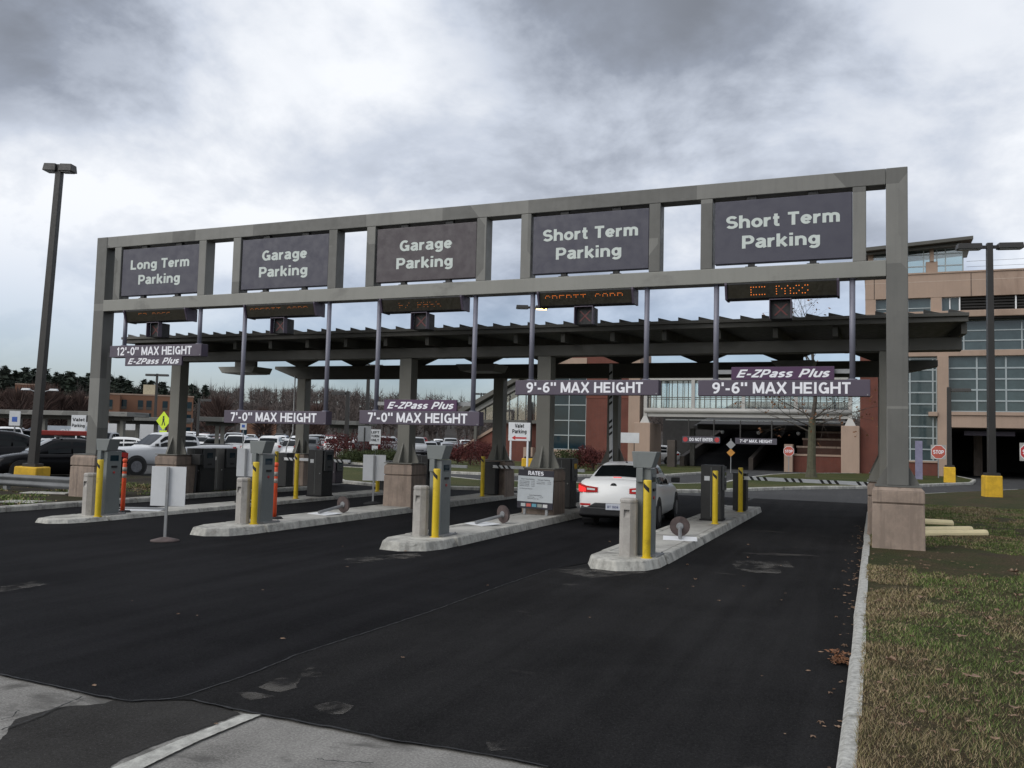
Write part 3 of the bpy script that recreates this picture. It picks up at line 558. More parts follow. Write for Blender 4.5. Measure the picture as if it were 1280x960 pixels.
hb_ = MB(); hb_.prism_y([(-.14, 0), (.14, 0), (.95, .335), (-.95, .335)], yl(BY-.07), yl(BY+.07)); hme = hb_.mesh('haunch', canopy_steel)
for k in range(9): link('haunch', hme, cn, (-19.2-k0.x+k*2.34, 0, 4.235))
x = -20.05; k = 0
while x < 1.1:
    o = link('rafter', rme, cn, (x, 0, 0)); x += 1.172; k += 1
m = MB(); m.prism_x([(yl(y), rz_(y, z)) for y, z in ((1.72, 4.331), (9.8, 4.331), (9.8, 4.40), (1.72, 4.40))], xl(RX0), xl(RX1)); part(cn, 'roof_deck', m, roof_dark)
m = MB(); m.box(xl(RX0)-.02, xl(RX1)+.02, yl(1.62), yl(1.718), 4.33, 4.43); m.box(xl(RX0)-.03, xl(RX1)+.03, yl(1.56), yl(1.70), 4.432, 4.50); part(cn, 'fascia', m, canopy_steel, .006)
m = MB(); m.box(xl(RX0)-.02, xl(RX1)+.02, yl(9.81), yl(9.88), 4.70, 4.86); part(cn, 'rear_fascia', m, canopy_steel, .006)
fm = MB(); fm.prism_y([(-.02, 0), (.26, 0), (.26, .008), (.0, .075), (-.02, .08)][::1], yl(1.60), yl(1.75)); fme = fm.mesh('seam_cap', roof_dark)
sm2 = MB(); sm2.prism_x([(yl(y), rz_(y, z)) for y, z in ((1.75, 4.395), (9.8, 4.395), (9.8, 4.45), (1.75, 4.45))], -.012, .012); sme = sm2.mesh('roof_seam', roof_dark)
x = RX0+.2
while x < RX1:
    f_ = link('seam_cap', fme, cn, (x-k0.x, 0, 4.50)); f_.rotation_euler.y = 0
    if x < -3.5: pass
    link('roof_seam', sme, cn, (x-k0.x, 0, 0)); x += .435
m = MB()
for xx in (-16.8, -10.0, -3.0): pass
for px, pz in (((286, 330), 0), ((580, 628), 0), ((968, 1020), 0)):
    a = PY(px[0], 450, 6.0); b = PY(px[1], 458, 6.0)
    f_ = thing('canopy_light', 'grey wedge shaped light box under the canopy '+{286: 'above the far left lane', 580: 'above the middle lane', 968: 'above the right lane'}[px[0]], 'light fixture', (a.x, 6.0, 3.80), group='light boxes under the canopy')
    L = b.x-a.x; m = MB(); m.prism_y([(0.12, 0), (L-.1, 0), (L, .2), (-.05, .2)], -.45, .45); part(f_, 'housing', m, steel_beam, .01)
    m = MB(); m.box(.3, L-.3, -.05, .05, .2, .53); part(f_, 'hanger', m, canopy_steel)
    m = MB(); m.box(.18, L-.16, -.38, .38, -.012, -.001); part(f_, 'lens', m, white_alu)
# ------------------------------------------------------------------ toll islands
ISL = [(-4.62, -3.48, -4.68, 8.6, .15), (-8.32, -7.18, -4.45, 9.6, .15), (-12.22, -11.12, -4.55, 9.6, .14), (-16.05, -15.02, -4.62, 9.4, .09)]
for xl_, xr, yn, ye, h in ISL:
    root = bpy.data.objects.new('toll_island', None); COL.objects.link(root); root['kind'] = 'structure'; root.location = ((xl_+xr)/2, yn, 0)
    o2 = Vector(((xl_+xr)/2, yn)); f_ = lambda pts: [(x-o2.x, y-o2.y) for x, y in pts]
    m = MB(); m.prism(f_([(xl_+.22, yn+.05), (xl_+.62, yn), (xr-.14, yn+.26), (xr-.02, yn+.68), (xr-.02, yn+1.18), (xl_+.02, yn+1.18), (xl_+.02, yn+.55)]), -.02, h+.006, inset=.055); part(root, 'nose_block', m, kerb_conc, .02)
    y = yn+1.195; segs = np.linspace(y, ye, 5)
    for a, b in zip(segs[:-1], segs[1:]):
        m = MB()
        for s0, s1 in ((xl_, xl_+.19), (xr-.19, xr)):
            pass
        m.prism(f_([(xr-.19, a), (xr, a), (xr, b-.012), (xr-.19, b-.012)]), -.02, h+random.uniform(0, .006), inset=0)
        bm_ = m; v = [list(p) for p in bm_.v]
        for p in v:
            if p[2] > 0 and p[0] > xr-o2.x-.01: p[0] -= .05
        bm_.v = [tuple(p) for p in v]; part(root, 'kerb_stone', bm_, kerb_conc, .018)
        m = MB(); m.prism(f_([(xl_, a), (xl_+.19, a), (xl_+.19, b-.012), (xl_, b-.012)]), -.02, h+random.uniform(0, .006))
        v = [list(p) for p in m.v]
        for p in v:
            if p[2] > 0 and p[0] < xl_-o2.x+.01: p[0] += .05
        m.v = [tuple(p) for p in v]; part(root, 'kerb_stone', m, kerb_conc, .018)
        m = MB(); m.box(xl_+.20-o2.x, xr-.20-o2.x, a-o2.y, b-.008-o2.y, -.02, h-.004); part(root, 'slab', m, slab_conc, .004)
# ------------------------------------------------------------------ furniture kinds
WHERE = ['beside the white sedan', 'on the rates board island', 'on the island with orange post and fallen sign', 'on the island nearest the left kerb']
def bollard(x, y, z, lab):
    t = thing('concrete_bollard', lab, 'bollard', (x, y, z), group='concrete bollards on the island noses'); r = .137; n = 8; rot = R(22.5)
    ring = lambda rr, zz: [(rr*math.cos(rot+2*math.pi*i/n), rr*math.sin(rot+2*math.pi*i/n), zz) for i in range(n)]
    m = MB(); lev = [(r, 0), (r, .58), (r, .72), (r, .80), (r-.012, .80), (r-.012, .815), (r, .815), (r, .85), (r-.02, .875)]; vs = [p for rr, zz in lev for p in ring(rr, zz)]; fs = []
    for k in range(len(lev)-1):
        for i in range(n):
            if k == 1 and i == 5: continue
            fs.append((k*n+i, k*n+(i+1) % n, (k+1)*n+(i+1) % n, (k+1)*n+i))
    fs.append(tuple((len(lev)-1)*n+i for i in range(n))); m.add(vs, fs)
    a, b = Vector(ring(r, .58)[5]), Vector(ring(r, .58)[6]); c, d = Vector(ring(r, .72)[6]), Vector(ring(r, .72)[5])      # the face with the niche
    ctr = (a+b+c+d)/4; inn = [ctr+(q-ctr)*.84 for q in (a, b, c, d)]; out = [a, b, c, d]; dep = Vector((-ctr.x, -ctr.y, 0)).normalized()*.06
    bk = [q+dep for q in inn]; bk[0] = inn[0]+dep*.15; bk[1] = inn[1]+dep*.15
    m.add(out+inn, [(i, (i+1) % 4, 4+(i+1) % 4, 4+i) for i in range(4)])
    m.add(inn+bk, [(i, (i+1) % 4, 4+(i+1) % 4, 4+i) for i in range(4)]+[(4, 5, 6, 7)])
    part(t, 'shaft', m, grey_conc); m = MB(); m.lathe([(.16, 0), (.15, .02)], 16); part(t, 'footing', m, kerb_conc); return t
def yellow_post(x, y, z, lab, h=1.16, grp='yellow posts by the toll islands'):
    t = thing('yellow_post', lab, 'post', (x, y, z), group=grp)
    m = MB(); m.lathe([(.061, 0), (.061, h-.012), (.052, h)], 14); smooth(part(t, 'sleeve', m, yellow)); bevel(t.children[-1], .001)
    m = MB(); z0 = h-.16
    P = lambda a, zz: (.0625*math.sin(a), -.0625*math.cos(a), zz)
    for i in range(6):
        a0, a1 = R(-50+i*15), R(-50+(i+1)*15); m.quad(P(a0, z0+.055-.014*i), P(a1, z0+.055-.014*(i+1)), P(a1, z0+.125-.014*(i+1)), P(a0, z0+.125-.014*i))
    part(t, 'chevron_tape', m, black_paint)
    m = MB(); m.lathe([(.085, 0), (.085, .015)], 12); part(t, 'base_ring', m, yellow); return t
def reader(x, y, z, lab):
    t = thing('toll_reader', lab, 'ticket reader', (x, y, z), group='grey readers on the island noses'); hw = .115
    m = MB(); m.box(-hw, hw, .0, .38, .02, 1.32); part(t, 'stem', m, reader_grey, .008)
    m = MB(); m.prism_y([(-hw-.03, 1.335), (hw+.02, 1.335), (hw+.10, 1.58), (-hw-.06, 1.58)], -.05, .24); part(t, 'head', m, reader_grey, .008)
    m = MB(); m.box(-hw+.02, -hw+.12, -.07, -.002, 1.12, 1.334); part(t, 'card_slot_box', m, reader_grey, .006)
    m = MB(); m.box(-hw-.06, hw+.12, -.05, .46, 0, .022); part(t, 'base_plate', m, galv)
    m = MB(); m.box(-.004, .004, -.003, -.0005, .1, 1.1); part(t, 'door_seam', m, black_paint)
    m = MB(); m.box(hw, hw+.004, .08, .30, 1.12, 1.24); part(t, 'screen', m, glass_dark); m = MB(); m.box(hw, hw+.02, .12, .26, .98, 1.02); part(t, 'card_slot', m, black_paint)
    m = MB(); m.tube((hw, .19, .88), (hw+.014, .19, .88), .025, n=12); part(t, 'call_button', m, pm('button_red', (.35, .03, .03), .4)); m = MB(); m.box(hw, hw+.003, .06, .32, .25, .62); part(t, 'access_door', m, reader_grey)
    for bx, by in ((-hw-.04, -.03), (hw+.09, -.03), (hw+.09, .43)): m = MB(); m.lathe([(.014, 0), (.012, .02)], 6, (bx, by, .022)); part(t, 'anchor_bolt', m, galv)
    return t
def delineator(x, y, z, lab, h=1.16):
    t = thing('delineator_post', lab, 'delineator', (x, y, z), group='orange delineator posts')
    m = MB(); m.lathe([(.047, .03), (.042, h-.12), (.036, h-.10)], 14); smooth(part(t, 'tube', m, orange))
    m = MB(); m.lathe([(.036, h-.1), (.05, h-.05), (.045, h-.01), (.02, h)], 12); smooth(part(t, 'grip', m, orange))
    for zz in (h-.28, h-.42):
        m = MB(); m.lathe([(.0455, zz), (.0455, zz+.09)], 14); smooth(part(t, 'reflective_band', m, reflect))
    m = MB(); m.prism([(.2*math.cos(R(60*i+15)), .2*math.sin(R(60*i+15))) for i in range(6)], 0, .035, inset=.03); part(t, 'rubber_base', m, rubber); return t
def stand_sign(x, y, z, lab, pw, ph, zc, base='disc', rz=0.0, lean=0.0, post_front=True):
    t = thing('portable_sign', lab, 'sign', (x, y, z), rz, 'portable signs showing their white backs'); t.rotation_euler.y = lean
    m = MB(); yb = .03 if post_front else -.03
    m.box(-pw/2, pw/2, yb, yb+.006, zc-ph/2, zc+ph/2); part(t, 'panel', m, white_alu, .02)
    m = MB(); m.box(-.022, .022, -.02, .012, .03, zc+ph/2-.01); part(t, 'post', m, galv)
    m = MB(); m.lathe([(.235, 0), (.235, .02), (.12, .05), (.04, .07)], 20); smooth(part(t, 'base', m, rust if base == 'disc' else rubber)); return t
def fallen_sign(x, y, z, lab, ang, disc_r=.185):
    """portable sign lying on its face: panel flat, base disc standing on edge at the far end"""
    t = thing('fallen_sign', lab, 'sign', (x, y, z), ang, 'fallen portable signs on the islands')
    m = MB(); m.hexa([(-.30, -.42, .0), (.30, -.42, .0), (.30, .05, .02), (-.30, .05, .02)], [(-.30, -.42, .008), (.30, -.42, .008), (.30, .05, .03), (-.30, .05, .03)]); part(t, 'panel', m, white_paint)
    m = MB(); m.tube((0, -.36, .045), (0, .34, .16), .034, n=8); part(t, 'post', m, galv)
    m = MB(); m.tube((0, .33, disc_r), (.0, .38, disc_r+.005), disc_r, disc_r-.01, 22); part(t, 'base_disc', m, rust)
    m = MB(); m.tube((0, .31, disc_r), (0, .329, disc_r), .06, .07, 12); part(t, 'collar', m, galv); return t
def machine(x, y, z, lab, w=.42, d=.55, h=1.24, front='+x', name='ticket_machine', grp='black ticket machines on the islands', mat=black_box):
    t = thing(name, lab, 'ticket machine', (x, y, z), 0, grp)
    m = MB(); m.box(-w/2, w/2, -d/2, d/2, .03, h); part(t, 'cabinet', m, mat, .012)
    m = MB(); m.box(-w/2-.02, w/2+.02, -d/2-.02, d/2+.02, 0, .03); part(t, 'plinth', m, rubber)
    m = MB(); m.box(w/2, w/2+.05, -d/2+.06, d/2-.06, h*.55, h-.03); part(t, 'front_panel', m, pm('panel_charcoal', (.05, .052, .054), .5, 0, .1, 3), .008)
    m = MB(); m.box(w/2+.05, w/2+.053, -.12, .12, h*.78, h*.9); part(t, 'screen', m, glass_dark)
    m = MB(); m.box(w/2+.05, w/2+.056, -.08, .08, h*.62, h*.66); part(t, 'slot', m, black_paint)
    m = MB(); m.box(-.004, .004, -d/2-.003, -d/2+.001, .08, h-.05); part(t, 'door_seam', m, reader_grey)
    m = MB(); m.box(-w/2+.08, -w/2+.20, -d/2-.004, -d/2-.0005, h*.72, h*.80); part(t, 'label', m, white_alu); m = MB(); m.tube((w/2-.07, -d/2-.02, h*.5), (w/2-.07, -d/2, h*.5), .018, n=8); part(t, 'lock', m, galv); return t
def gate(x, y, z, lab, length=3.0, up=False, drop=0.0, w=.34, h=.96, mat=black_box, az=1.0):
    t = thing('barrier_gate', lab, 'barrier gate', (x, y, z), 0, 'barrier gates at the ends of the lanes')
    m = MB(); m.box(-w/2, w/2, -.2, .2, .02, h); part(t, 'cabinet', m, mat, .012)
    m = MB(); m.box(-w/2-.01, w/2+.01, -.21, .21, h, h+.03); part(t, 'lid', m, mat, .008)
    a = part(t, 'arm', MB().box(0, length, -.03, .03, -.045, .045), white_paint, .004); a.location = (w/2-.1, -.26, az-z)
    m = MB(); sx = .25
    while sx < length-.2:
        for k in range(3):
            u = sx+k*.17
            if u > length-.12: break
            m.add([(u, -.032, -.046), (u+.075, -.032, -.046), (u+.005, -.032, .046), (u-.07, -.032, .046)], [(0, 1, 2, 3)])
        sx += .86
    s_ = part(a, 'stripes', m, black_paint); s_['kind'] = 'stuff'
    a.rotation_euler.y = (-R(91) if up else drop)
    m = MB(); m.tube((w/2-.1, -.2, az-z), (w/2-.1, -.30, az-z), .06, n=12); part(t, 'hub', m, black_paint); return t
# ------------------------------------------------------------------ the island noses
POS = [dict(b=(782.4, 697), y=(808, 698), r=(793.5, 695)), dict(b=(520.5, 671), y=(543.7, 672), r=(535, 669)), dict(b=(297, 655.5), y=(317, 655.5), r=(313, 653)), dict(b=(104, 645), y=(122, 646), r=(120, 643))]
for i, q in enumerate(POS):
    z = ISL[i][4]
    p = G(*q['b'], z); bollard(p.x, p.y+.13, z, 'octagonal grey concrete bollard '+WHERE[i])
    p = G(*q['r'], z); reader(p.x+.115, p.y, z, 'grey steel reader pedestal '+WHERE[i])
    p = G(*q['y'], z); yellow_post(p.x, p.y+.0, z, 'yellow post at the grey reader '+WHERE[i], 1.16+(.02 if i in (1, 2) else 0))
p = G(342.5, 648, .14); delineator(p.x, p.y, .14, 'orange delineator post behind the reader, on the island with a fallen sign', 1.14)
p = G(153, 640, .09); delineator(p.x, p.y, .09, 'orange delineator post on the island nearest the left kerb', 1.16)
p = G(206, 677, 0); stand_sign(p.x, p.y, .008, 'white backed portable sign on a rusty disc standing on the open asphalt', .60, .67, .92, rz=R(20))
p = G(466, 630, .14); stand_sign(p.x, p.y, .14, 'white backed portable sign on a black rubber base beside a brown pedestal', .58, .66, .92, 'rubber', rz=R(22))
stand_sign(-15.55, 1.3, .09, 'white backed portable sign behind the reader near the orange post', .46, .72, 1.02, 'rubber', rz=R(28))
p = G(847, 674, .15); fallen_sign(p.x, p.y+.2, .15, 'fallen sign with its disc straight behind, on the island beside the white sedan', R(12))
p = G(612, 655, .15); fallen_sign(p.x, p.y, .15, 'fallen sign lying slanted in front of the rates board', R(-28))
p = G(414, 642, .14); fallen_sign(p.x, p.y, .14, 'fallen sign lying slanted behind an orange post', R(-14))
p = G(178, 637.5, .09); m = MB(); t = thing('fallen_sign', 'flat white panel lying on the island nearest the left kerb', 'sign', (p.x, p.y, .09), R(25)); m.box(-.45, .45, -.25, .25, 0, .012); part(t, 'panel', m, white_paint); m = MB(); m.tube((-.5, 0, .04), (.5, .03, .04), .022); part(t, 'post', m, galv)
# ------------------------------------------------------------------ machines, gates and posts under the canopy
machine(-3.98, 3.35, .15, 'black ticket machine on the island beside the white sedan', .46, .5, 1.25)
yellow_post(-3.76, 2.36, .15, 'yellow post in front of the ticket machine beside the white sedan', 1.15)
yellow_post(-3.76, 6.26, .15, 'yellow post in front of the lowered barrier across the right lane', 1.14)
za, zb = PY(945, 598, 6.4).z, PY(1100, 605.5, 6.4).z
gate(-3.82, 6.68, .15, 'black barrier gate lowered across the right lane with striped arm', 3.15, False, math.atan((za-zb)/3.0), .34, .96, az=za)
machine(-7.95, 4.45, .15, 'black ticket machine behind the rates board', .5, .5, 1.27)
gate(-7.52, 7.3, .15, 'barrier gate with its striped arm raised behind the white sedan', 3.1, True, az=1.0)
machine(-11.75, 4.0, .14, 'black ticket machine behind the brown pedestal by the portable sign', .4, .5, 1.25)
yellow_post(-11.5, 7.2, .14, 'yellow post beside the barrier gate with the lettered cabinet', 1.2)
gate(-11.55, 8.0, .14, 'barrier gate with a dark lettered cabinet beside a rear column', 3.0, False, R(.5), .4, 1.0, az=1.03)
machine(-15.50, 4.55, .09, 'black ticket machine with a yellow post at its left', .5, .55, 1.34)
yellow_post(-15.38, 3.25, .09, 'yellow post left of the black ticket machine on the far island', 1.24)
yellow_post(-15.4, 7.6, .09, 'yellow post behind the portable sign by the brown pedestal', 1.15)
gate(-15.5, 8.3, .09, 'barrier gate lowered behind the far island ticket machine', 3.0, False, R(.4), .36, .95, az=1.0)
machine(-18.85, 3.35, .11, 'black ticket machine on the left kerb with a thin black post', .55, .6, 1.28, grp='black machines on the left kerb')
machine(-18.85, 4.35, .11, 'black payment machine beside the ticket machine on the left kerb', .5, .6, 1.28, grp='black machines on the left kerb')
t = thing('intercom_post', 'thin black post carrying a square box on the left kerb', 'post', (-18.5, 2.75, .11)); m = MB(); m.tube((0, 0, 0), (.06, 0, 1.0), .035); part(t, 'post', m, black_paint); m = MB(); m.box(-.1, .22, -.08, .08, .82, 1.12); part(t, 'box', m, black_box, .01)
yellow_post(-18.3, 6.15, .11, 'yellow post beside the tall black gate cabinet on the left kerb', 1.2)
gate(-18.75, 7.2, .11, 'barrier gate with a tall black cabinet on the left kerb', 2.6, False, 0, .42, 1.1, az=1.05)
p = G(417, 604, .1); machine(p.x, p.y, .1, 'low dark purple cabinet beyond the barrier gates', .46, .5, .85, name='cabinet', grp='far cabinets', mat=pm('purple_black', (.02, .012, .022), .5, 0, .2, 2))
p = G(411, 605, .05); t = thing('orange_marker', 'small orange marker beside the dark purple cabinet', 'delineator', (p.x, p.y-.3, 0)); m = MB(); m.tube((0, 0, .03), (0, 0, .75), .05); part(t, 'tube', m, orange); m = MB(); m.lathe([(.15, 0), (.13, .03)], 12); part(t, 'base', m, rubber)
# conduit on the rear left column
t = thing('conduit', 'thin white conduit bent down the rear left canopy column', 'conduit', (-19.05, 8.3, 0)); m = MB(); 
for a, b in (((-.25, 0, 3.9), (-.25, 0, 1.95)), ((-.25, 0, 1.95), (-.5, 0, 1.4)), ((-.5, 0, 1.4), (-.52, 0, 1.15))): m.tube(a, b, .022, n=6)
part(t, 'pipe', m, white_alu)
# ------------------------------------------------------------------ rates board in front of a canopy column
a, b = PY(646.5, 606, 1.9), PY(691, 610, 1.9); L = b.x-a.x
t = thing('rates_board', 'grey and black RATES board with payment stickers in front of a canopy column', 'sign', ((a.x+b.x)/2, 1.9, .15)); t.rotation_euler.y = R(1.3)
zt, zw, zb_ = PY(668, 587.5, 1.9).z-.15, PY(668, 595.5, 1.9).z-.15, PY(668, 627.5, 1.9).z-.15; zl = PY(668, 636, 1.9).z-.15
m = MB(); m.box(-L/2, L/2, .0, .03, zl, zt); part(t, 'board', m, pm('rates_black', (.016, .014, .024), .5, 0, .1, 3), .004)
m = MB(); m.box(-L/2+.004, L/2-.004, -.006, -.001, zb_, zw); part(t, 'price_panel', m, pm('rates_panel', (.44, .47, .49), .5, 0, .05, 3))
letter(t, 'RATES', (-.0, -.004, zw+.028), .38, (zt-zw)*.62, white_text, 1.2)
ink = pm('rates_ink', (.09, .09, .10), .6)
def line(s, x, z, w, h=.026, al='LEFT'): letter(t, s, (x, -.009, z), w, h, ink, .7, align=al)
line('Short Term Parking', -L/2+.08, zw-.085, .33, .03); line('Garage Parking', .05, zw-.085, .30, .03)
for k, (s_, pr) in enumerate((('First 30 minutes', '$ 2.00'), ('Each additional', '$ 1.00'), ('Half hour', '$ 1.00'), ('Maximum 24 hours', '$ 24.00'))): line(s_, -L/2+.05, zw-.13-.036*k, .24, .022); line(pr, -L/2+.34, zw-.13-.036*k, .08, .022)
line('Lost ticket pays maximum', -L/2+.05, zw-.30, .32, .022)
for k, (s_, pr) in enumerate((('First hour', '$ 2.00'), ('Maximum per day', '$ 12.00'))): line(s_, .03, zw-.13-.036*k, .2, .022); line(pr, .30, zw-.13-.036*k, .08, .022)
line('Long Term Parking', -.14, zb_+.14, .30, .03); line('First hour', -.18, zb_+.10, .17, .022); line('$ 2.00', .12, zb_+.10, .08, .022); line('Maximum per day', -.18, zb_+.065, .28, .022)
for k, c_ in enumerate(((.42, .45, .45), (.5, .1, .08), (.1, .28, .36), (.25, .27, .25), (.55, .55, .55))):
    m = MB(); x = -L/2+.10+k*.135; zc = (zl+zb_)/2; m.box(x, x+.11, -.005, -.001, zc-.036, zc+.036); part(t, 'card_sticker', m, pm('sticker%d' % k, c_, .4, 0, .12, 30))
for sx in (-.3, .32):
    m = MB(); m.box(sx*L-.03, sx*L+.03, .031, .09, 0, zt-.1); part(t, 'leg', m, galv)
# ------------------------------------------------------------------ vehicles
def crom(st, n):                                   # smooth resampling of station tuples along the first entry
    st = np.array(st, float); ys = np.linspace(st[0, 0], st[-1, 0], n); out = []
    for y in ys:
        i = int(np.clip(np.searchsorted(st[:, 0], y)-1, 0, len(st)-2)); u = (y-st[i, 0])/(st[i+1, 0]-st[i, 0])
        p0, p1, p2, p3 = st[max(i-1, 0)], st[i], st[i+1], st[min(i+2, len(st)-1)]
        lin = p1*(1-u)+p2*u; c = .5*((2*p1)+(-p0+p2)*u+(2*p0-5*p1+4*p2-p3)*u*u+(-p0+3*p1-3*p2+p3)*u**3)
        v = .6*c+.4*lin; v[0] = y; out.append(v)
    return out
def loft(sections):                                # list of half profiles [(x, y, z)...] from bottom centre to top centre
    m = MB(); n = len(sections[0]); full = []
    for s in sections: full += list(s)+[(-x, y, z) for x, y, z in reversed(s[1:-1])]
    k = 2*n-2; fs = []
    for i in range(len(sections)-1):
        for j in range(k): fs.append((i*k+j, i*k+(j+1) % k, (i+1)*k+(j+1) % k, (i+1)*k+j))
    fs += [tuple(reversed(range(k))), tuple((len(sections)-1)*k+j for j in range(k))]
    fs = [tuple(reversed(f)) for f in fs]; m.add(full, fs); return m
CARS = {
 'sedan': dict(body=[(-2.185, .70, .40, .62, .96), (-2.13, .79, .30, .66, 1.055), (-1.95, .83, .22, .66, 1.085), (-1.5, .86, .20, .66, 1.07), (-.9, .86, .19, .62, .99), (0, .86, .19, .6, .94), (.9, .86, .19, .6, .93), (1.25, .85, .2, .6, .91), (1.8, .81, .22, .6, .82), (2.06, .70, .25, .55, .72), (2.185, .5, .34, .5, .6)],
   cab=[(-1.86, 1.02, 1.085, .70, .62), (-1.35, 1.0, 1.28, .765, .60), (-.85, .96, 1.42, .78, .575), (-.3, .93, 1.455, .79, .57), (.25, .92, 1.43, .79, .565), (.7, .9, 1.20, .78, .62), (1.15, .9, .93, .74, .68)], rear=(-1.72, -1.06), front=(.34, 1.05), side=[(-1.28, -.95), (-.90, -.28), (-.22, .52)], wb=(-1.235, 1.335), wr=.305, W=.86),
 'hatch': dict(body=[(-2.0, .68, .38, .6, .95), (-1.93, .80, .28, .66, 1.02), (-1.7, .85, .22, .66, 1.03), (-.9, .86, .2, .62, .98), (0, .86, .19, .6, .94), (.8, .86, .19, .6, .93), (1.2, .85, .2, .6, .91), (1.7, .80, .22, .6, .82), (1.92, .68, .25, .55, .72), (2.0, .5, .34, .5, .6)],
   cab=[(-1.9, .98, 1.06, .74, .66), (-1.6, .98, 1.36, .77, .60), (-1.1, .96, 1.47, .78, .58), (-.3, .93, 1.49, .79, .57), (.25, .92, 1.45, .79, .565), (.7, .9, 1.20, .78, .62), (1.1, .9, .93, .74, .68)], rear=(-1.82, -1.55), front=(.34, 1.02), side=[(-1.4, -.95), (-.90, -.28), (-.22, .52)], wb=(-1.2, 1.25), wr=.31, W=.86),
 'suv': dict(body=[(-2.3, .70, .5, .72, 1.05), (-2.2, .86, .36, .75, 1.12), (-1.9, .92, .28, .75, 1.13), (-.9, .94, .26, .72, 1.10), (0, .94, .26, .7, 1.06), (.8, .94, .26, .7, 1.05), (1.2, .93, .27, .7, 1.05), (1.8, .89, .3, .7, .98), (2.15, .76, .34, .64, .88), (2.3, .56, .44, .6, .74)],
   cab=[(-2.15, 1.08, 1.15, .80, .70), (-1.8, 1.08, 1.50, .84, .66), (-1.2, 1.06, 1.68, .85, .64), (-.3, 1.05, 1.72, .86, .63), (.3, 1.04, 1.67, .86, .63), (.75, 1.02, 1.38, .85, .68), (1.25, 1.0, 1.05, .82, .74)], rear=(-2.05, -1.7), front=(.4, 1.12), side=[(-1.75, -1.25), (-1.18, -.32), (-.25, .62)], wb=(-1.38, 1.38), wr=.36, W=.94),
 'pickup': dict(body=[(-2.95, .86, .62, .85, 1.25), (-2.9, .97, .5, .85, 1.36), (-2.6, 1.0, .46, .85, 1.38), (-1.6, 1.01, .44, .85, 1.38), (-1.05, 1.01, .44, .82, 1.36), (-.5, 1.01, .42, .8, 1.30), (.6, 1.01, .42, .8, 1.28), (1.2, 1.0, .44, .82, 1.26), (1.9, .99, .46, .84, 1.22), (2.6, .97, .48, .84, 1.17), (2.85, .90, .5, .8, 1.08), (2.93, .78, .54, .75, .95)],
   cab=[(-1.12, 1.30, 1.42, .90, .80), (-1.0, 1.28, 1.78, .92, .72), (-.75, 1.27, 1.88, .92, .70), (.2, 1.26, 1.90, .93, .70), (.55, 1.25, 1.86, .93, .70), (.95, 1.24, 1.56, .92, .76), (1.40, 1.2, 1.26, .88, .82)], rear=(-1.08, -.98), front=(.66, 1.28), side=[(-.92, -.20), (-.12, .82)], wb=(-1.85, 1.95), wr=.40, W=1.01, bed=(-2.82, -1.18)),
 'van': dict(body=[(-2.6, .80, .45, .8, 1.05), (-2.55, .95, .36, .8, 1.15), (-1.8, .98, .28, .8, 1.16), (0, .99, .27, .75, 1.12), (1.2, .98, .27, .72, 1.10), (1.9, .95, .3, .7, 1.05), (2.4, .85, .34, .66, .92), (2.6, .6, .44, .6, .75)],
   cab=[(-2.56, 1.1, 1.25, .90, .84), (-2.5, 1.1, 1.8, .92, .78), (-2.2, 1.1, 1.98, .92, .76), (0, 1.08, 2.02, .92, .75), (.8, 1.05, 1.95, .92, .74), (1.4, 1.02, 1.55, .9, .78), (2.0, 1.0, 1.07, .84, .8)], rear=(-2.55, -2.48), front=(.95, 1.85), side=[(-2.2, -1.0), (-.9, .15), (.22, 1.15)], wb=(-1.65, 1.65), wr=.36, W=.99)}
tyre_m = pm('tyre', (.012, .012, .012), .85, 0, .3, 8); rim_m = pm('rim', (.16, .16, .17), .4, .5, .3, 9); car_glass = pm('car_glass', (.008, .010, .011), .05, 0, .1, .8, spec=.14, rvar=0)
lamp_red = pm('tail_red', (.40, .015, .015), .2, 0, .1, 5, spec=.6); lamp_red_lit = pm('tail_red_lit', (.6, .03, .03), .2, 0, .05, 5, emit=(1, .03, .03, .55)); lamp_clear = pm('headlamp', (.55, .57, .58), .12, 0, .15, 14, spec=.8)
plastic = pm('black_plastic', (.016, .016, .017), .6, 0, .2, 4)
def car_paint(name, c): return pm('paint_'+name, c, .3, 0, .02, .5, spec=.35, coat=.15, rvar=0)
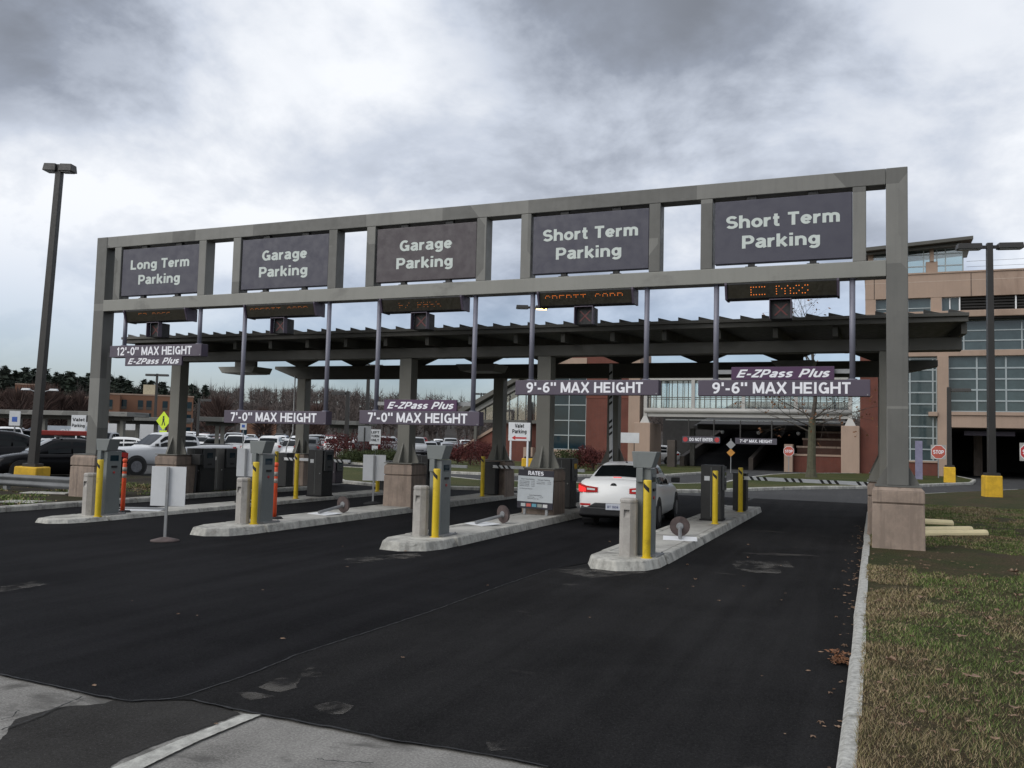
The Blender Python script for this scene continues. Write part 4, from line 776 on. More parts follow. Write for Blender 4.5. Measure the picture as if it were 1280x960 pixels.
def car_parts(kind):
    """list of (name, mesh builder, material key, sub-parts)"""
    K = CARS[kind]; P = []; W_ = K['W']
    secs = []
    for y, w, zl, zm, zt in crom(K['body'], 34): secs.append([(0, y, zl), (w*.82, y, zl), (w*.965, y, zl+.09), (w, y, zm-.12), (w, y, zm), (w*.99, y, zt-.14), (w*.955, y, zt-.05), (w*.86, y, zt), (0, y, zt+.02)])
    P.append(('body', loft(secs), 'paint'))
    cab = crom(K['cab'], 30); C_ = np.array(cab); secs = []
    for y, zb, zt, wb, wt in cab: zt = max(zt, zb+.02); secs.append([(0, y, zb-.05), (wb, y, zb-.03), ((wb*.62+wt*.38)+.012, y, zb+(zt-zb)*.42), (wt+.02, y, zt-.055*min(1, (zt-zb)*3)), (wt-.06, y, zt), (0, y, zt+.022)])
    P.append(('cabin', loft(secs), 'paint'))
    I = lambda y, c: float(np.interp(y, C_[:, 0], C_[:, c]))
    def screen(a, b, ins):
        m = MB(); n = 7; vs = []
        for i in range(n):
            y = a+(b-a)*i/(n-1); zt = I(y, 2); wt = I(y, 4)-ins
            vs += [(-wt, y, zt+.010), (-wt*.5, y, zt+.024), (0, y, zt+.032), (wt*.5, y, zt+.024), (wt, y, zt+.010)]
        dz = -1 if I(b, 2) > I(a, 2) else 1
        vs = [(x, y+dz*.012, z) for x, y, z in vs]
        m.add(vs, [(i*5+j, i*5+j+1, (i+1)*5+j+1, (i+1)*5+j) for i in range(n-1) for j in range(4)]); return m
    P.append(('rear_window', screen(*K['rear'], .055), 'glass')); P.append(('windscreen', screen(*K['front'], .05), 'glass'))
    for sx in (-1, 1):
        for a, b in K['side']:
            m = MB(); n = 5; vs = []
            for i in range(n):
                y = a+(b-a)*i/(n-1); zb, zt, wb, wt = I(y, 1), I(y, 2), I(y, 3), I(y, 4)
                for f in (.10, .42, .86):
                    f = min(f, max(.12, 1-.08/max(zt-zb, .09))); w = (wb+(wt+.02-wb)*f)+(.012 if .3 < f < .6 else .0)+.009; vs.append((sx*w, y, zb-.03+(zt-zb)*f))
            fs = [(i*3+j, (i+1)*3+j, (i+1)*3+j+1, i*3+j+1) for i in range(n-1) for j in range(2)]
            m.add(vs, fs if sx > 0 else [tuple(reversed(f)) for f in fs]); P.append(('side_window', m, 'glass'))
    r = K['wr']
    for y in K['wb']:
        for sx in (-1, 1):
            m = MB(); m.tube((sx*(W_-.25), y, r+.02), (sx*(W_+.004), y, r+.02), r+.075, n=22); P.append(('wheel_arch', m, 'plastic'))
            m = MB(); m.tube((sx*(W_-.19), y, r), (sx*(W_+.012), y, r), r, n=24); m2 = MB(); m2.tube((sx*(W_-.10), y, r), (sx*(W_+.016), y, r), r*.66, r*.62, 14)
            P.append(('wheel', m, 'tyre', [('rim', m2, 'rim')]))
    yr, yf = K['body'][0][0], K['body'][-1][0]; big = kind in ('suv', 'pickup', 'van'); zt0 = K['body'][1][4]
    for sx in (-1, 1):
        m = MB(); q = sx*W_
        if kind == 'pickup': m.hexa([(q*.82, yr-.01, .92), (q*.985, yr+.06, .92), (q*.985, yr+.2, .92), (q*.82, yr+.2, .92)], [(q*.82, yr-.01, 1.3), (q*.985, yr+.05, 1.3), (q*.985, yr+.2, 1.3), (q*.82, yr+.2, 1.3)])
        elif kind == 'sedan':
            cl = [(.36, -2.2, .80, .91), (.62, -2.202, .79, .94), (.75, -2.168, .785, .965), (.81, -2.10, .79, .985), (.858, -1.97, .81, .99), (.874, -1.83, .88, .975)]
            m.add([(sx*x, y, z) for x, y, z0, z1 in cl for z in (z0, z1)]+[(sx*(x-.08), y+.09, z) for x, y, z0, z1 in cl for z in (z0, z1)], [(2*i, 2*i+2, 2*i+3, 2*i+1)[::sx] for i in range(5)]+[(2*i+1, 2*i+3, 2*i+15, 2*i+13)[::sx] for i in range(5)]+[(2*i+12, 2*i+14, 2*i+2, 2*i)[::sx] for i in range(5)])
        else: m.hexa([(q*.46, yr+.005, zt0-.20), (q*.90, yr+.07, zt0-.23), (q*1.0, yr+.30, zt0-.20), (q*.5, yr+.3, zt0-.2)], [(q*.50, yr+.02, zt0-.065), (q*.90, yr+.07, zt0-.055), (q*.975, yr+.30, zt0-.10), (q*.5, yr+.3, zt0-.07)])
        P.append(('tail_light', m, 'tail'))
        m = MB(); zf = K['body'][-2][4]-.04
        m.hexa([(q*.50, yf-.10, zf-.17), (q*.80, yf-.20, zf-.16), (q*.93, yf-.42, zf-.10), (q*.5, yf-.5, zf-.12)], [(q*.52, yf-.15, zf-.02), (q*.80, yf-.24, zf+.01), (q*.91, yf-.46, zf+.05), (q*.5, yf-.5, zf+.02)]); P.append(('headlight', m, 'clear'))
        yb = K['front'][1]-.18; zb = I(yb, 1)+.06
        m = MB(); m.hexa([(sx*(W_-.06), yb-.05, zb), (sx*(W_+.16), yb-.06, zb), (sx*(W_+.14), yb+.06, zb), (sx*(W_-.06), yb+.03, zb)], [(sx*(W_-.06), yb-.05, zb+.12), (sx*(W_+.17), yb-.06, zb+.13), (sx*(W_+.14), yb+.05, zb+.12), (sx*(W_-.06), yb+.03, zb+.12)]); P.append(('mirror', m, 'plastic'))
    m = MB(); m.box(-W_*.55, W_*.55, yf-.2, yf+.008, .40, .56 if not big else .78); P.append(('grille', m, 'plastic'))
    if kind == 'pickup':
        a, b = K['bed']; m = MB(); m.box(-.82, .82, a, b, 1.39, 1.412); P.append(('bed_cover', m, 'plastic'))
        m = MB(); m.box(-.95, .95, yf-.1, yf+.05, .52, .70); P.append(('bumper', m, 'rim'))
    return P
_cp = {}
def make_car(kind, name, label, cat, loc, rz, paint, group=None, lit=False):
    t = thing(name, label, cat, loc, rz, group)
    mats = dict(paint=paint, glass=car_glass, tyre=tyre_m, rim=rim_m, tail=lamp_red_lit if lit else lamp_red, clear=lamp_clear, plastic=plastic)
    for p in car_parts(kind):
        o = part(t, p[0], p[1], mats[p[2]])
        if p[0] in ('body', 'cabin', 'rear_window', 'windscreen', 'side_window'): smooth(o)
        elif p[0] in ('mirror', 'headlight', 'wheel', 'grille'): bevel(o, .02)
        for q in (p[3] if len(p) > 3 else []): part(o, q[0], q[1], mats[q[2]])
    return t
_ls = {}
def small_car(kind, label, loc, rz, paint, group):  # far cars: one mesh, five materials
    key = (kind, paint.name)
    if key not in _ls:
        m = MB(); ix = dict(paint=0, glass=1, tyre=2, plastic=2, rim=3, tail=4, clear=3)
        for p in car_parts(kind):
            if p[0] in ('wheel_arch', 'mirror'): continue
            m.add(p[1].v, p[1].f, ix[p[2]])
        me = m.mesh('parked_car', [paint, car_glass, tyre_m, rim_m, lamp_red]); me.polygons.foreach_set('use_smooth', [True]*len(me.polygons)); _ls[key] = me
    o = link('parked_car', _ls[key], None, loc); o.rotation_euler.z = rz; return tag(o, label, 'car', group)
# white sedan waiting in the second lane
PWH = car_paint('white', (.72, .72, .71)); PBK = pm('paint_black', (.006, .006, .007), .16, 0, .02, .5, spec=.16, rvar=0); PSV = car_paint('silver', (.34, .35, .36)); PGR = car_paint('grey', (.08, .085, .09)); PRD = car_paint('red', (.28, .02, .02)); PBL = car_paint('blue', (.03, .06, .14))
white_sedan = make_car('sedan', 'sedan', 'small white sedan with brake lights on waiting between two toll islands', 'car', (-5.84, 3.32, .012), R(3.2), PWH, None, False); white_sedan.scale = (.96, .96, .96)
m = MB(); m.hexa([(-.80, -2.175, .28), (.80, -2.175, .28), (.80, -1.9, .20), (-.80, -1.9, .20)], [(-.74, -2.205, .47), (.74, -2.205, .47), (.8, -1.9, .5), (-.8, -1.9, .5)]); bevel(part(white_sedan, 'lower_bumper', m, plastic), .03)
m = MB(); m.hexa([(-.62, -2.195, .46), (.62, -2.195, .46), (.62, -2.0, .46), (-.62, -2.0, .46)], [(-.42, -2.20, .57), (.42, -2.20, .57), (.42, -2.0, .57), (-.42, -2.0, .57)]); part(white_sedan, 'plate_recess', m, plastic, .02)
m = MB(); m.box(-.165, .165, -2.222, -2.208, .42, .56); pl = part(white_sedan, 'licence_plate', m, pm('plate', (.45, .47, .52), .4, 0, .1, 20), .005)
letter(pl, 'BT 1804', (0, -2.2235, .46), .25, .055, pm('plate_ink', (.03, .04, .12), .5), .9)
m = MB(); m.tube((0, -2.16, .965), (0, -2.185, .955), .058, n=16); o = part(white_sedan, 'badge', m, pm('chrome', (.35, .35, .36), .2, .9, .05, 5)); o.scale = (1.25, 1, 1)
m = MB(); m.box(-.09, .09, -1.80, -1.77, 1.115, 1.14); part(white_sedan, 'high_brake_light', m, lamp_red_lit)
m = MB(); m.tube((0, -.80, 1.46), (0, -.98, 1.56), .008); m.lathe([(.03, 0), (.02, .03)], 8, (0, -.79, 1.445)); part(white_sedan, 'aerial', m, plastic)
m = MB(); m.box(-.62, .62, -2.128, -2.12, .735, .742); part(white_sedan, 'boot_seam', m, plastic)
for sx in (-1, 1):
    m = MB(); m.add([(sx*.42, -2.208, .845), (sx*.60, -2.208, .85), (sx*.60, -2.206, .895), (sx*.42, -2.206, .88)], [(0, 1, 2, 3)[::sx]]); part(white_sedan, 'reverse_lens', m, lamp_clear)
    m = MB(); cl = [(.63, -2.206, .805, .89), (.75, -2.175, .80, .93), (.812, -2.108, .80, .95), (.85, -2.01, .82, .95)]; m.add([(sx*x, y, z) for x, y, z0, z1 in cl for z in (z0, z1)], [(2*i, 2*i+2, 2*i+3, 2*i+1)[::sx] for i in range(3)]); part(white_sedan, 'brake_lamp', m, lamp_red_lit)
    m = MB(); m.box(min(sx*.52, sx*.76), max(sx*.52, sx*.76), -2.19, -2.10, .50, .545); part(white_sedan, 'reflector', m, lamp_red)
# cars along the left edge
def PD(px, d, z=0.0):
    v = ray(px, 549+.0246*(px-640)); v = Vector((v.x, v.y, 0)).normalized()*d; return Vector((CX+v.x, CY+v.y, z))
p = PD(76, 36.8); v = make_car('sedan', 'sedan', 'black car with a long red load on its roof behind the guard rail', 'car', (p.x, p.y, 0), R(152), PBK); v.scale = (1.03, 1.03, 1.03)
m = MB(); m.box(-.15, .12, -1.25, .78, 1.56, 1.74); part(v, 'red_load', m, pm('red_load', (.30, .035, .025), .5, 0, .15, 3), .03)
for y in (-1.0, .05):
    m = MB(); m.box(-.58, .58, y-.03, y+.03, 1.49, 1.558); part(v, 'roof_bar', m, plastic)
p = PD(-24, 43); make_car('suv', 'crossover', 'dark crossover standing behind the black car with the red load', 'car', (p.x, p.y, 0), R(140), PBK)
p = PD(60, 50); make_car('suv', 'sport_utility', 'white sport utility behind the black car with the red load', 'car', (p.x, p.y, 0), R(145), PWH)
p = PD(212, 41); v = make_car('pickup', 'pickup_truck', 'silver white crew cab pickup parked behind the canopy column', 'pickup truck', (p.x, p.y, 0), R(160), car_paint('pearl', (.50, .51, .52))); v.scale = (.95, .93, .95)
for k in range(3):
    m = MB(); m.box(-.62, .62, 2.90, 2.955, .74+k*.11, .79+k*.11); part(v, 'grille_bar', m, rim_m)
p = PD(150, 56); make_car('sedan', 'sedan', 'white sedan parked between the pickup and the covered walkway', 'car', (p.x, p.y, 0), R(135), PWH)
p = PD(8, 66); make_car('pickup', 'pickup_truck', 'small white pickup behind the disabled parking sign', 'pickup truck', (p.x, p.y, 0), R(60), PWH)
p = PD(817, 78); make_car('suv', 'off_road_car', 'white off road car half hidden behind the bridge pier', 'car', (p.x, p.y, .0), R(100), PWH)
# rows of cars in the far lot
far = [(PWH, 'white', 5), (PSV, 'silver', 3), (PGR, 'grey', 3), (PBK, 'black', 3), (PRD, 'red', 1), (PBL, 'blue', 1)]; bag = [c for c in far for _ in range(c[2])]
for row, (d0, n) in enumerate([(70, 26), (88, 30), (94, 30), (112, 32), (118, 32), (140, 34)]):
    for k in range(n):
        px = -10+(610/n)*k+random.uniform(-2, 2)
        if random.random() < .22 or 150 < px < 250 and d0 < 80: continue
        p = PD(px, d0/math.cos(math.atan((px-640)/FPX))*.93+random.uniform(-.4, .4)); c = random.choice(bag); kind = random.choice(['sedan', 'sedan', 'hatch', 'suv', 'suv', 'pickup'])
        if p.x > -33 and p.y > 40: continue
        small_car(kind, {'sedan': 'small %s sedan in the %s row of the far lot', 'hatch': 'small %s hatchback in the %s row of the far lot', 'suv': 'small %s sport utility in the %s row of the far lot', 'pickup': 'small %s pickup in the %s row of the far lot'}[kind] % (c[1], ['first', 'second', 'third', 'fourth', 'fifth', 'last'][row]), (p.x, p.y, 0), YAW+R(random.choice([8, 188]))+random.uniform(-.03, .03), c[0], '%s %ss in far lot row %d' % (c[1], kind, row+1))
# ------------------------------------------------------------------ thin see-through glass for the bridge
def thin_glass(name, tint, fac):
    m = bpy.data.materials.new(name); m.use_nodes = True; t = m.node_tree; t.nodes.remove(t.nodes['Principled BSDF'])
    tr = nn(t, 'ShaderNodeBsdfTransparent'); tr.inputs[0].default_value = (*tint, 1); gl = nn(t, 'ShaderNodeBsdfGlossy'); gl.inputs['Roughness'].default_value = .03
    mx_ = nn(t, 'ShaderNodeMixShader'); mx_.inputs[0].default_value = fac; t.links.new(tr.outputs[0], mx_.inputs[1]); t.links.new(gl.outputs[0], mx_.inputs[2]); t.links.new(mx_.outputs[0], t.nodes['Material Output'].inputs[0]); return m
bridge_glass = thin_glass('bridge_pane', (.93, .96, .97), .10)
def glazing(parent, x0, x1, z0, z1, Y, xs, zs, pane_m, bar_m, w=.07, name='pane'):
    """panes one by one between mullions (x positions) and transoms (z positions) on the plane y = Y"""
    X = [x0]+[x for x in xs if x0 < x < x1]+[x1]; Z = [z0]+[z for z in zs if z0 < z < z1]+[z1]; cache = {}
    for i in range(len(X)-1):
        for j in range(len(Z)-1):
            a, b = X[i+1]-X[i], Z[j+1]-Z[j]; k = (round(a, 3), round(b, 3))
            if k not in cache: cache[k] = MB().box(0, a-.01, .03, .045, 0, b-.01).mesh(name, pane_m)
            o = link(name, cache[k], parent, (X[i]+.005, Y, Z[j]+.005)); o.rotation_euler.z = random.uniform(-.004, .004)
    for x in X: part(parent, 'mullion', MB().box(x-w/2, x+w/2, Y-.04, Y+.06, z0, z1), bar_m)
    for z in Z: part(parent, 'transom', MB().box(x0+w/2, x1-w/2, Y-.03, Y+.055, z-w/2, z+w/2), bar_m)
# ------------------------------------------------------------------ terminal garage on the right
t = thing('garage_building', 'tan and brick terminal garage with glass curtain walls and dark car entrance', 'building', (0, 50, .0)); XR = 34.0
def bp(name, x0, x1, y0, y1, z0, z1, mat, bev=0.0): return part(t, name, MB().box(x0, x1, y0, y1, z0, z1), mat, bev)
bp('brick_pier', -1.5, -.2, 0, 6, 0, 10.0, brick); bp('tan_corner', -1.13, -.2, .02, 6, 10.001, 11.0, tan)
bp('parapet', -1.15, XR, -.05, 8, 12.5, 14.15, tan); bp('coping', -1.2, XR, -.12, 8.1, 14.151, 14.26, tan)
bp('parapet_joint', -1.16, XR, -.056, -.051, 13.6, 13.64, pm('joint', (.42, .33, .27), .9))
for x in (-.55, 5.6, 11.4, 17.2): bp('panel_joint', x-.02, x+.02, -.056, -.051, 12.5, 14.1, dark_int)
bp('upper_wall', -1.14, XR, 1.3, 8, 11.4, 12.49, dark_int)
for a, b in ((-1.14, -.45), (3.1, 3.78)): bp('pier', a, b, -.03, 1.29, 11.45, 12.495, tan)
glazing(t, -.45, 3.1, 11.46, 12.49, .25, [.8, 1.65], [11.8], glass_teal, mullion, .06); glazing(t, 3.78, 4.9, 11.46, 12.49, .25, [4.3], [], glass_teal, white_paint, .07)
for k in range(16):
    x = 4.9+k*1.7
    for j in range(5): bp('louvre', x+.06, x+1.64, .2, .3, 11.5+j*.2, 11.62+j*.2, dark_int)
    bp('white_mullion', x-.04, x+.04, .1, .3, 11.46, 12.49, white_paint)
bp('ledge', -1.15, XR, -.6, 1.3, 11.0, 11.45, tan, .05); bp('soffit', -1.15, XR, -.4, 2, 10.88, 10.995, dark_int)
glazing(t, -.1, 26, 8.78, 10.87, .3, [-.1+1.75*k for k in range(1, 16)], [9.45, 10.15], glass_teal, mullion, .08)
bp('spandrel', -.2, XR, -.12, 2, 8.36, 8.77, tan, .03)
glazing(t, -.1, 3.45, 1.12, 8.35, .2, [.25, 1.75, 3.2], [1.12+.79*k for k in range(1, 10)], glass_teal, mullion, .09)
bp('brick_base', -.2, 3.45, -.02, 1, 0, 1.0, brick); bp('sill', -.2, 3.45, -.1, .4, 1.002, 1.11, tan)
bp('tan_column', 3.46, 4.16, -.35, 1, 0, 8.355, tan, .02)
glazing(t, 4.17, 26, 4.56, 8.35, .2, [4.17+1.75*k for k in range(1, 13)], [5.3, 6.05, 6.8, 7.55], glass_teal, mullion, .10)
bp('slab_edge', 4.165, XR, -.3, 3, 3.45, 4.5, tan, .03); bp('bracket', 2.9, 3.459, -.5, .5, 4.2, 4.5, tan, .03); bp('slab_lip', 4.17, XR, -.42, -.302, 4.3, 4.53, tan)
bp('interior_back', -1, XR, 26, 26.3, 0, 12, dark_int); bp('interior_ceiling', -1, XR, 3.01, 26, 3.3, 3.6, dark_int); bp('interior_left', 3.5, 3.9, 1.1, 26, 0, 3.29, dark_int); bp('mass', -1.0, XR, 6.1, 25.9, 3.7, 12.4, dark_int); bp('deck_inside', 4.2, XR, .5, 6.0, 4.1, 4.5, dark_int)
for k in range(5): bp('interior_column', 6.5+k*6, 7.1+k*6, 9, 9.6, 0, 3.29, brown_conc)
bp('hanging_bar', 5.2, 8.3, 1.2, 1.35, 2.95, 3.25, bar_plum)
for x in (6.0, 9.2): bp('ceiling_lamp', x, x+1.2, 3.2, 3.35, 10.2, 10.26, pm('tube_lamp', (.8, .75, .6), .5, emit=(1, .85, .55, 2.5)))
bp('ceiling_lamp', 6.6, 8.0, 1.5, 1.62, 6.3, 6.36, MATS['tube_lamp'])
# stair tower with a mono pitch roof on top
glazing(t, -.9, 5.2, 14.27, 16.1, 1.0, [.5, 1.6, 2.7, 3.55, 4.1], [14.9, 15.75], thin_glass('penthouse_pane', (.62, .75, .76), .22), mullion, .08)
bp('tower_pier', 2.85, 3.6, .9, 1.5, 14.27, 15.2, tan); bp('tower_post', 3.1, 3.35, .8, 1.0, 15.21, 16.3, tan); bp('tower_base', -1, 5.25, .95, 5, 14.265, 14.32, tan); bp('tower_post', -.95, -.6, .9, 1.2, 14.33, 16.1, tan)
m = MB(); m.prism_y([(-1.3, 15.98), (5.75, 16.42), (5.75, 16.66), (-1.3, 16.25)], -.2, 5.5); part(t, 'tower_roof', m, canopy_steel, .02)
m = MB(); m.prism_y([(-1.2, 15.8), (5.0, 16.12), (5.0, 16.36), (-1.2, 15.97)], .3, .55); part(t, 'roof_beam', m, canopy_steel)
m = MB(); m.prism_y([(5.2, 15.4), (5.45, 15.4), (5.7, 16.3), (5.2, 16.3)], .8, 1.1); part(t, 'roof_bracket', m, canopy_steel)
for z in (14.7, 15.1, 15.5): bp('roof_rail', 5.6, XR, 3.0, 3.02, z, z+.02, galv)
# ------------------------------------------------------------------ glazed footbridge
b = thing('footbridge', 'glazed footbridge on tan piers between the two brick buildings', 'bridge', (-9.6, 50, 0)); t = b; X0, X1 = -17.1, -2.1; xb = -9.6
def bb(name, x0, x1, y0, y1, z0, z1, mat, bev=0.0): return part(b, name, MB().box(x0-xb, x1-xb, y0, y1, z0, z1), mat, bev)
for x0, x1 in ((-17.85, -16.55), (-2.75, -1.52)): bb('pier', x0, x1, -.5, 3.4, -.4, 3.45, tan, .04)
for x in (-17.05, -2.15):
    part(b, 'pier_cap', MB().taper(x-xb, .05, 3.451, 4.0, .75, .6, .25, .3), bridge_white); bb('bridge_post', x-.13, x+.13, -.1, .15, 4.0, 7.4, bridge_white)
smooth(part(b, 'bottom_tube', MB().tube((X0-xb, -.05, 4.42), (X1-xb, -.05, 4.42), .2, n=14), bridge_white))
bb('floor_beam', X0, X1, .0, .25, 3.95, 4.22, bridge_white); bb('floor', X0, X1, .26, 3.0, 4.0, 4.3, bridge_white); bb('roof', X0, X1, -.1, 3.4, 6.75, 7.2, bridge_white, .03); bb('soffit_edge', X0+1.5, X1, .6, .7, 3.70, 3.80, white_paint)
for Y in (.2, 2.95):
    for k in range(4):
        xa = X0+k*3.75; part(b, 'pane', MB().box(xa+.03-xb, xa+3.72-xb, Y, Y+.02, 4.64, 6.72), bridge_glass)
    n = 36 if Y < 1 else 12
    for k in range(n+1):
        x = X0+(X1-X0)*k/n; bb('mullion', x-.028, x+.028, Y-.05, Y-.002, 4.62, 6.74, canopy_steel)
    bb('handrail', X0, X1, Y-.09, Y-.052, 5.42, 5.48, canopy_steel)
for x in (-13.35, -9.6, -5.85): bb('bridge_post', x-.13, x+.13, -.12, .1, 4.55, 7.3, bridge_white)
# ------------------------------------------------------------------ brick building on the left with the sloping stair cover
h = thing('brick_building', 'red brick building with dark glass and a sloping stair cover', 'building', (-22, 50, 0)); hx = -22.0
def hb(name, x0, x1, y0, y1, z0, z1, mat, bev=0.0): return part(h, name, MB().box(x0-hx, x1-hx, y0, y1, z0, z1), mat, bev)
hb('brick_wall', -21.9, -18.42, 0, 4, -.6, 9.2, brick); hb('string_course', -21.92, -18.4, -.03, -.001, 5.35, 5.6, pm('dark_brick', (.13, .042, .028), .9, 0, .15, 2)); hb('tan_quoin', -18.41, -17.5, -.08, 3.6, -.6, 9.0, tan, .02)
hb('rear_wall', -25.0, -21.91, 1.0, 4, -.6, 9.2, brick); hb('window_head', -24.9, -21.9, -.05, .9, 7.2, 8.6, tan); hb('window_sill', -24.9, -21.92, -.1, .9, -.6, 1.2, tan)
glazing(h, -24.8-hx, -21.95-hx, 1.22, 7.18, .2, [-23.4-hx], [2.35, 3.55, 4.8, 6.0], glass_dark, mullion, .07)
m = MB(); m.prism_y([(-32.6-hx, 4.0), (-24.6-hx, 8.3), (-24.6-hx, 8.75), (-32.9-hx, 4.25)], -.9, 4); part(h, 'sloping_roof', m, canopy_steel, .03)
m = MB(); m.prism_y([(-32.4-hx, 3.62), (-24.8-hx, 7.7), (-24.8-hx, 8.2), (-32.4-hx, 3.98)], -.3, -.05); part(h, 'roof_beam', m, bridge_white)
hb('beam', -32.5, -24.85, -.25, .1, 3.25, 3.5, canopy_steel)
zr = lambda x: 3.62+(x+32.4)*(7.7-3.62)/7.6
xs = np.linspace(-32.2, -24.9, 11)
for a, c_ in zip(xs[:-1], xs[1:]):
    m = MB(); m.prism_y([(a-hx+.03, 3.52), (c_-hx-.03, 3.52), (c_-hx-.03, max(3.55, zr(c_))), (a-hx+.03, max(3.53, zr(a)))], .0, .02); part(h, 'pane', m, bridge_glass)
    hb('mullion', a-.03, a+.03, -.08, -.0, 3.5, max(3.6, zr(a)), canopy_steel)
m = MB(); m.prism_y([(-33.4-hx, -.5), (-25.0-hx, -.5), (-25.0-hx, 3.24), (-29.0-hx, 3.24), (-32.9-hx, 1.0)], .3, 2.5); part(h, 'stair_wall', m, brick)
m = MB(); m.prism_y([(-33.4-hx, .95), (-32.95-hx, 1.0), (-29.0-hx, 3.245), (-29.4-hx, 3.3)], .15, 2.6); part(h, 'wall_cap', m, tan)
m = MB(); m.prism_y([(-27.4-hx, 3.53), (-24.9-hx, 3.53), (-24.9-hx, 4.9), (-26.2-hx, 4.3)], .4, 2.5); part(h, 'inner_brick', m, brick)
for x in (-31.5, -26.6): hb('steel_post', x-.12, x+.12, -.3, -.06, -.5, 5.0 if x > -28 else 3.6, canopy_steel)
hb('post_base', -27.0, -26.2, -.6, .0, -.5, 1.3, tan); hb('rear_gable', -25.0, -17.6, 1.5, 3.5, 9.21, 10.6, brick)
# ------------------------------------------------------------------ ramp into the garage, terraces
r = thing('garage_ramp', 'dark car ramp with parapets rising behind the footbridge', 'ramp', (-12, 53, 0))
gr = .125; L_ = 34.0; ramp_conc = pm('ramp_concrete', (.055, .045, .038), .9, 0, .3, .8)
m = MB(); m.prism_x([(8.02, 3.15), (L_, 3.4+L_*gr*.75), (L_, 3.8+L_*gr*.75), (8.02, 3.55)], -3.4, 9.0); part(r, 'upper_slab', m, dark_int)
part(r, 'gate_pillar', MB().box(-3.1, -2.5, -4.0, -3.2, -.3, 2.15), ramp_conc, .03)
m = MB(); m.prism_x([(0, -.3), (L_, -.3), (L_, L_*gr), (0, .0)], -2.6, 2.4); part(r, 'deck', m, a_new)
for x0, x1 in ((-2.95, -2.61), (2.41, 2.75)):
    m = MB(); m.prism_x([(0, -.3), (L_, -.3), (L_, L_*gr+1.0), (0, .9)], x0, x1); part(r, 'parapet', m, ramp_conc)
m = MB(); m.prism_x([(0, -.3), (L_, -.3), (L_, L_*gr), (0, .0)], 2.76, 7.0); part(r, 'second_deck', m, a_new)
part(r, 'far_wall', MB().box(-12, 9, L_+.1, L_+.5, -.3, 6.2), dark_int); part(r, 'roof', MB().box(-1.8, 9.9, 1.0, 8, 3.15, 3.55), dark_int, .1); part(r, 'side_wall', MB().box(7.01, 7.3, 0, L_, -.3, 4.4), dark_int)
for x in (-2.2, 6.7): part(r, 'roof_column', MB().box(x-.18, x+.18, 1.2, 1.6, -.3, 3.149), canopy_steel)
for x in (.2, 3.0, 6.0): smooth(part(r, 'globe_lamp', MB().lathe([(.02, .1), (.14, .06), (.16, -.05), (.1, -.16), (.02, -.2)], 10, (x, 1.2, 2.95)), white_alu))
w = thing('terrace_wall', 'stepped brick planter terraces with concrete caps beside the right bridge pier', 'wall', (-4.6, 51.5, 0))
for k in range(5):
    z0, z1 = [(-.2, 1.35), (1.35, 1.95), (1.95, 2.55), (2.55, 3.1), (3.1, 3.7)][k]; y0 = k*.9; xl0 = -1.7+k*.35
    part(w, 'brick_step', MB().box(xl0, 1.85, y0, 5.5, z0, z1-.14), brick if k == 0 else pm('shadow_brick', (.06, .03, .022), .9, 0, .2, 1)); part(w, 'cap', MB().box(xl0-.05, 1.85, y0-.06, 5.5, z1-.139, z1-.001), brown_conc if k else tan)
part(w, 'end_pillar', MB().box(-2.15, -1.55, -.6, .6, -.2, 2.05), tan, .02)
# ------------------------------------------------------------------ signs around the buildings
def text_sign(name, lab, cat, x, y, z, w_, h_, mat, lines, tm, rz=0.0, posts=(0,), zg=0.0, post_m=galv, rr=.03, grp=None, post_front=False, pw=None):
    s = thing(name, lab, cat, (x, y, zg), rz, grp); m = MB(); m.box(-w_/2, w_/2, -.02, .01, z, z+h_); part(s, 'panel', m, mat, .01)
    for tx, tz, tw, th in lines: letter(s, tx, (0, -.026, z+tz), tw, th, tm)
    for px_ in posts: part(s, 'post', MB().tube((px_, .03 if not post_front else -.05, 0), (px_, .03 if not post_front else -.05, z+h_*.95), rr, n=8), post_m)
    return s
def stop_sign(px, py, d, lab, dia, faded=False, plate=False):
    p = PD(px, d); zc = zpx(px, py, d); s = thing('stop_sign', lab, 'stop sign', (p.x, p.y, .1), R(10), 'stop signs')
    oct_ = lambda q: [(q*math.cos(R(22.5+45*i)), zc-.1+q*math.sin(R(22.5+45*i))) for i in range(8)]
    if plate: part(s, 'back_plate', MB().box(-dia*.52, dia*.52, .006, .012, zc-.1-dia*.52, zc-.1+dia*.52), pm('plate_grey', (.34, .33, .31), .6))
    part(s, 'border', MB().prism_y(oct_(dia*.54), -.001, .005), white_paint); part(s, 'face', MB().prism_y(oct_(dia*.50), -.006, -.002), pm('stop_red_faded', (.45, .10, .07), .5) if faded else pm('stop_red', (.40, .03, .035), .5))
    letter(s, 'STOP', (0, -.010, zc-.1-dia*.14), dia*.74, dia*.28, white_text); part(s, 'post', MB().box(-.03, .03, .013, .06, 0, zc+dia*.4), galv); return s
stop_sign(1173, 565, 62, 'faded red STOP sign on a square plate before the garage glass', .86, True, True)
stop_sign(986, 564, 66, 'small red STOP sign at the foot of the dark ramp', .72, True)
stop_sign(1287, 565, 50, 'red STOP sign cut by the picture edge before the car entrance', .85, False, True)
p = G(648, 594, .1); s = text_sign('valet_sign', 'white Valet Parking sign with red arrow on two white posts', 'sign', p.x, p.y, 1.72, 1.10, .92, white_paint, [('Valet', .66, .46, .2), ('Parking', .38, .72, .2)], black_paint, R(18), (-.43, .43), .1, white_paint, .05)
m = MB(); m.add([(-.38, -.026, 1.87), (-.2, -.026, 1.75), (-.2, -.026, 1.99)], [(0, 1, 2)]); m.quad((-.2, -.026, 1.83), (.36, -.026, 1.83), (.36, -.026, 1.91), (-.2, -.026, 1.91)); part(s, 'arrow', m, pm('arrow_red', (.5, .03, .03), .5))
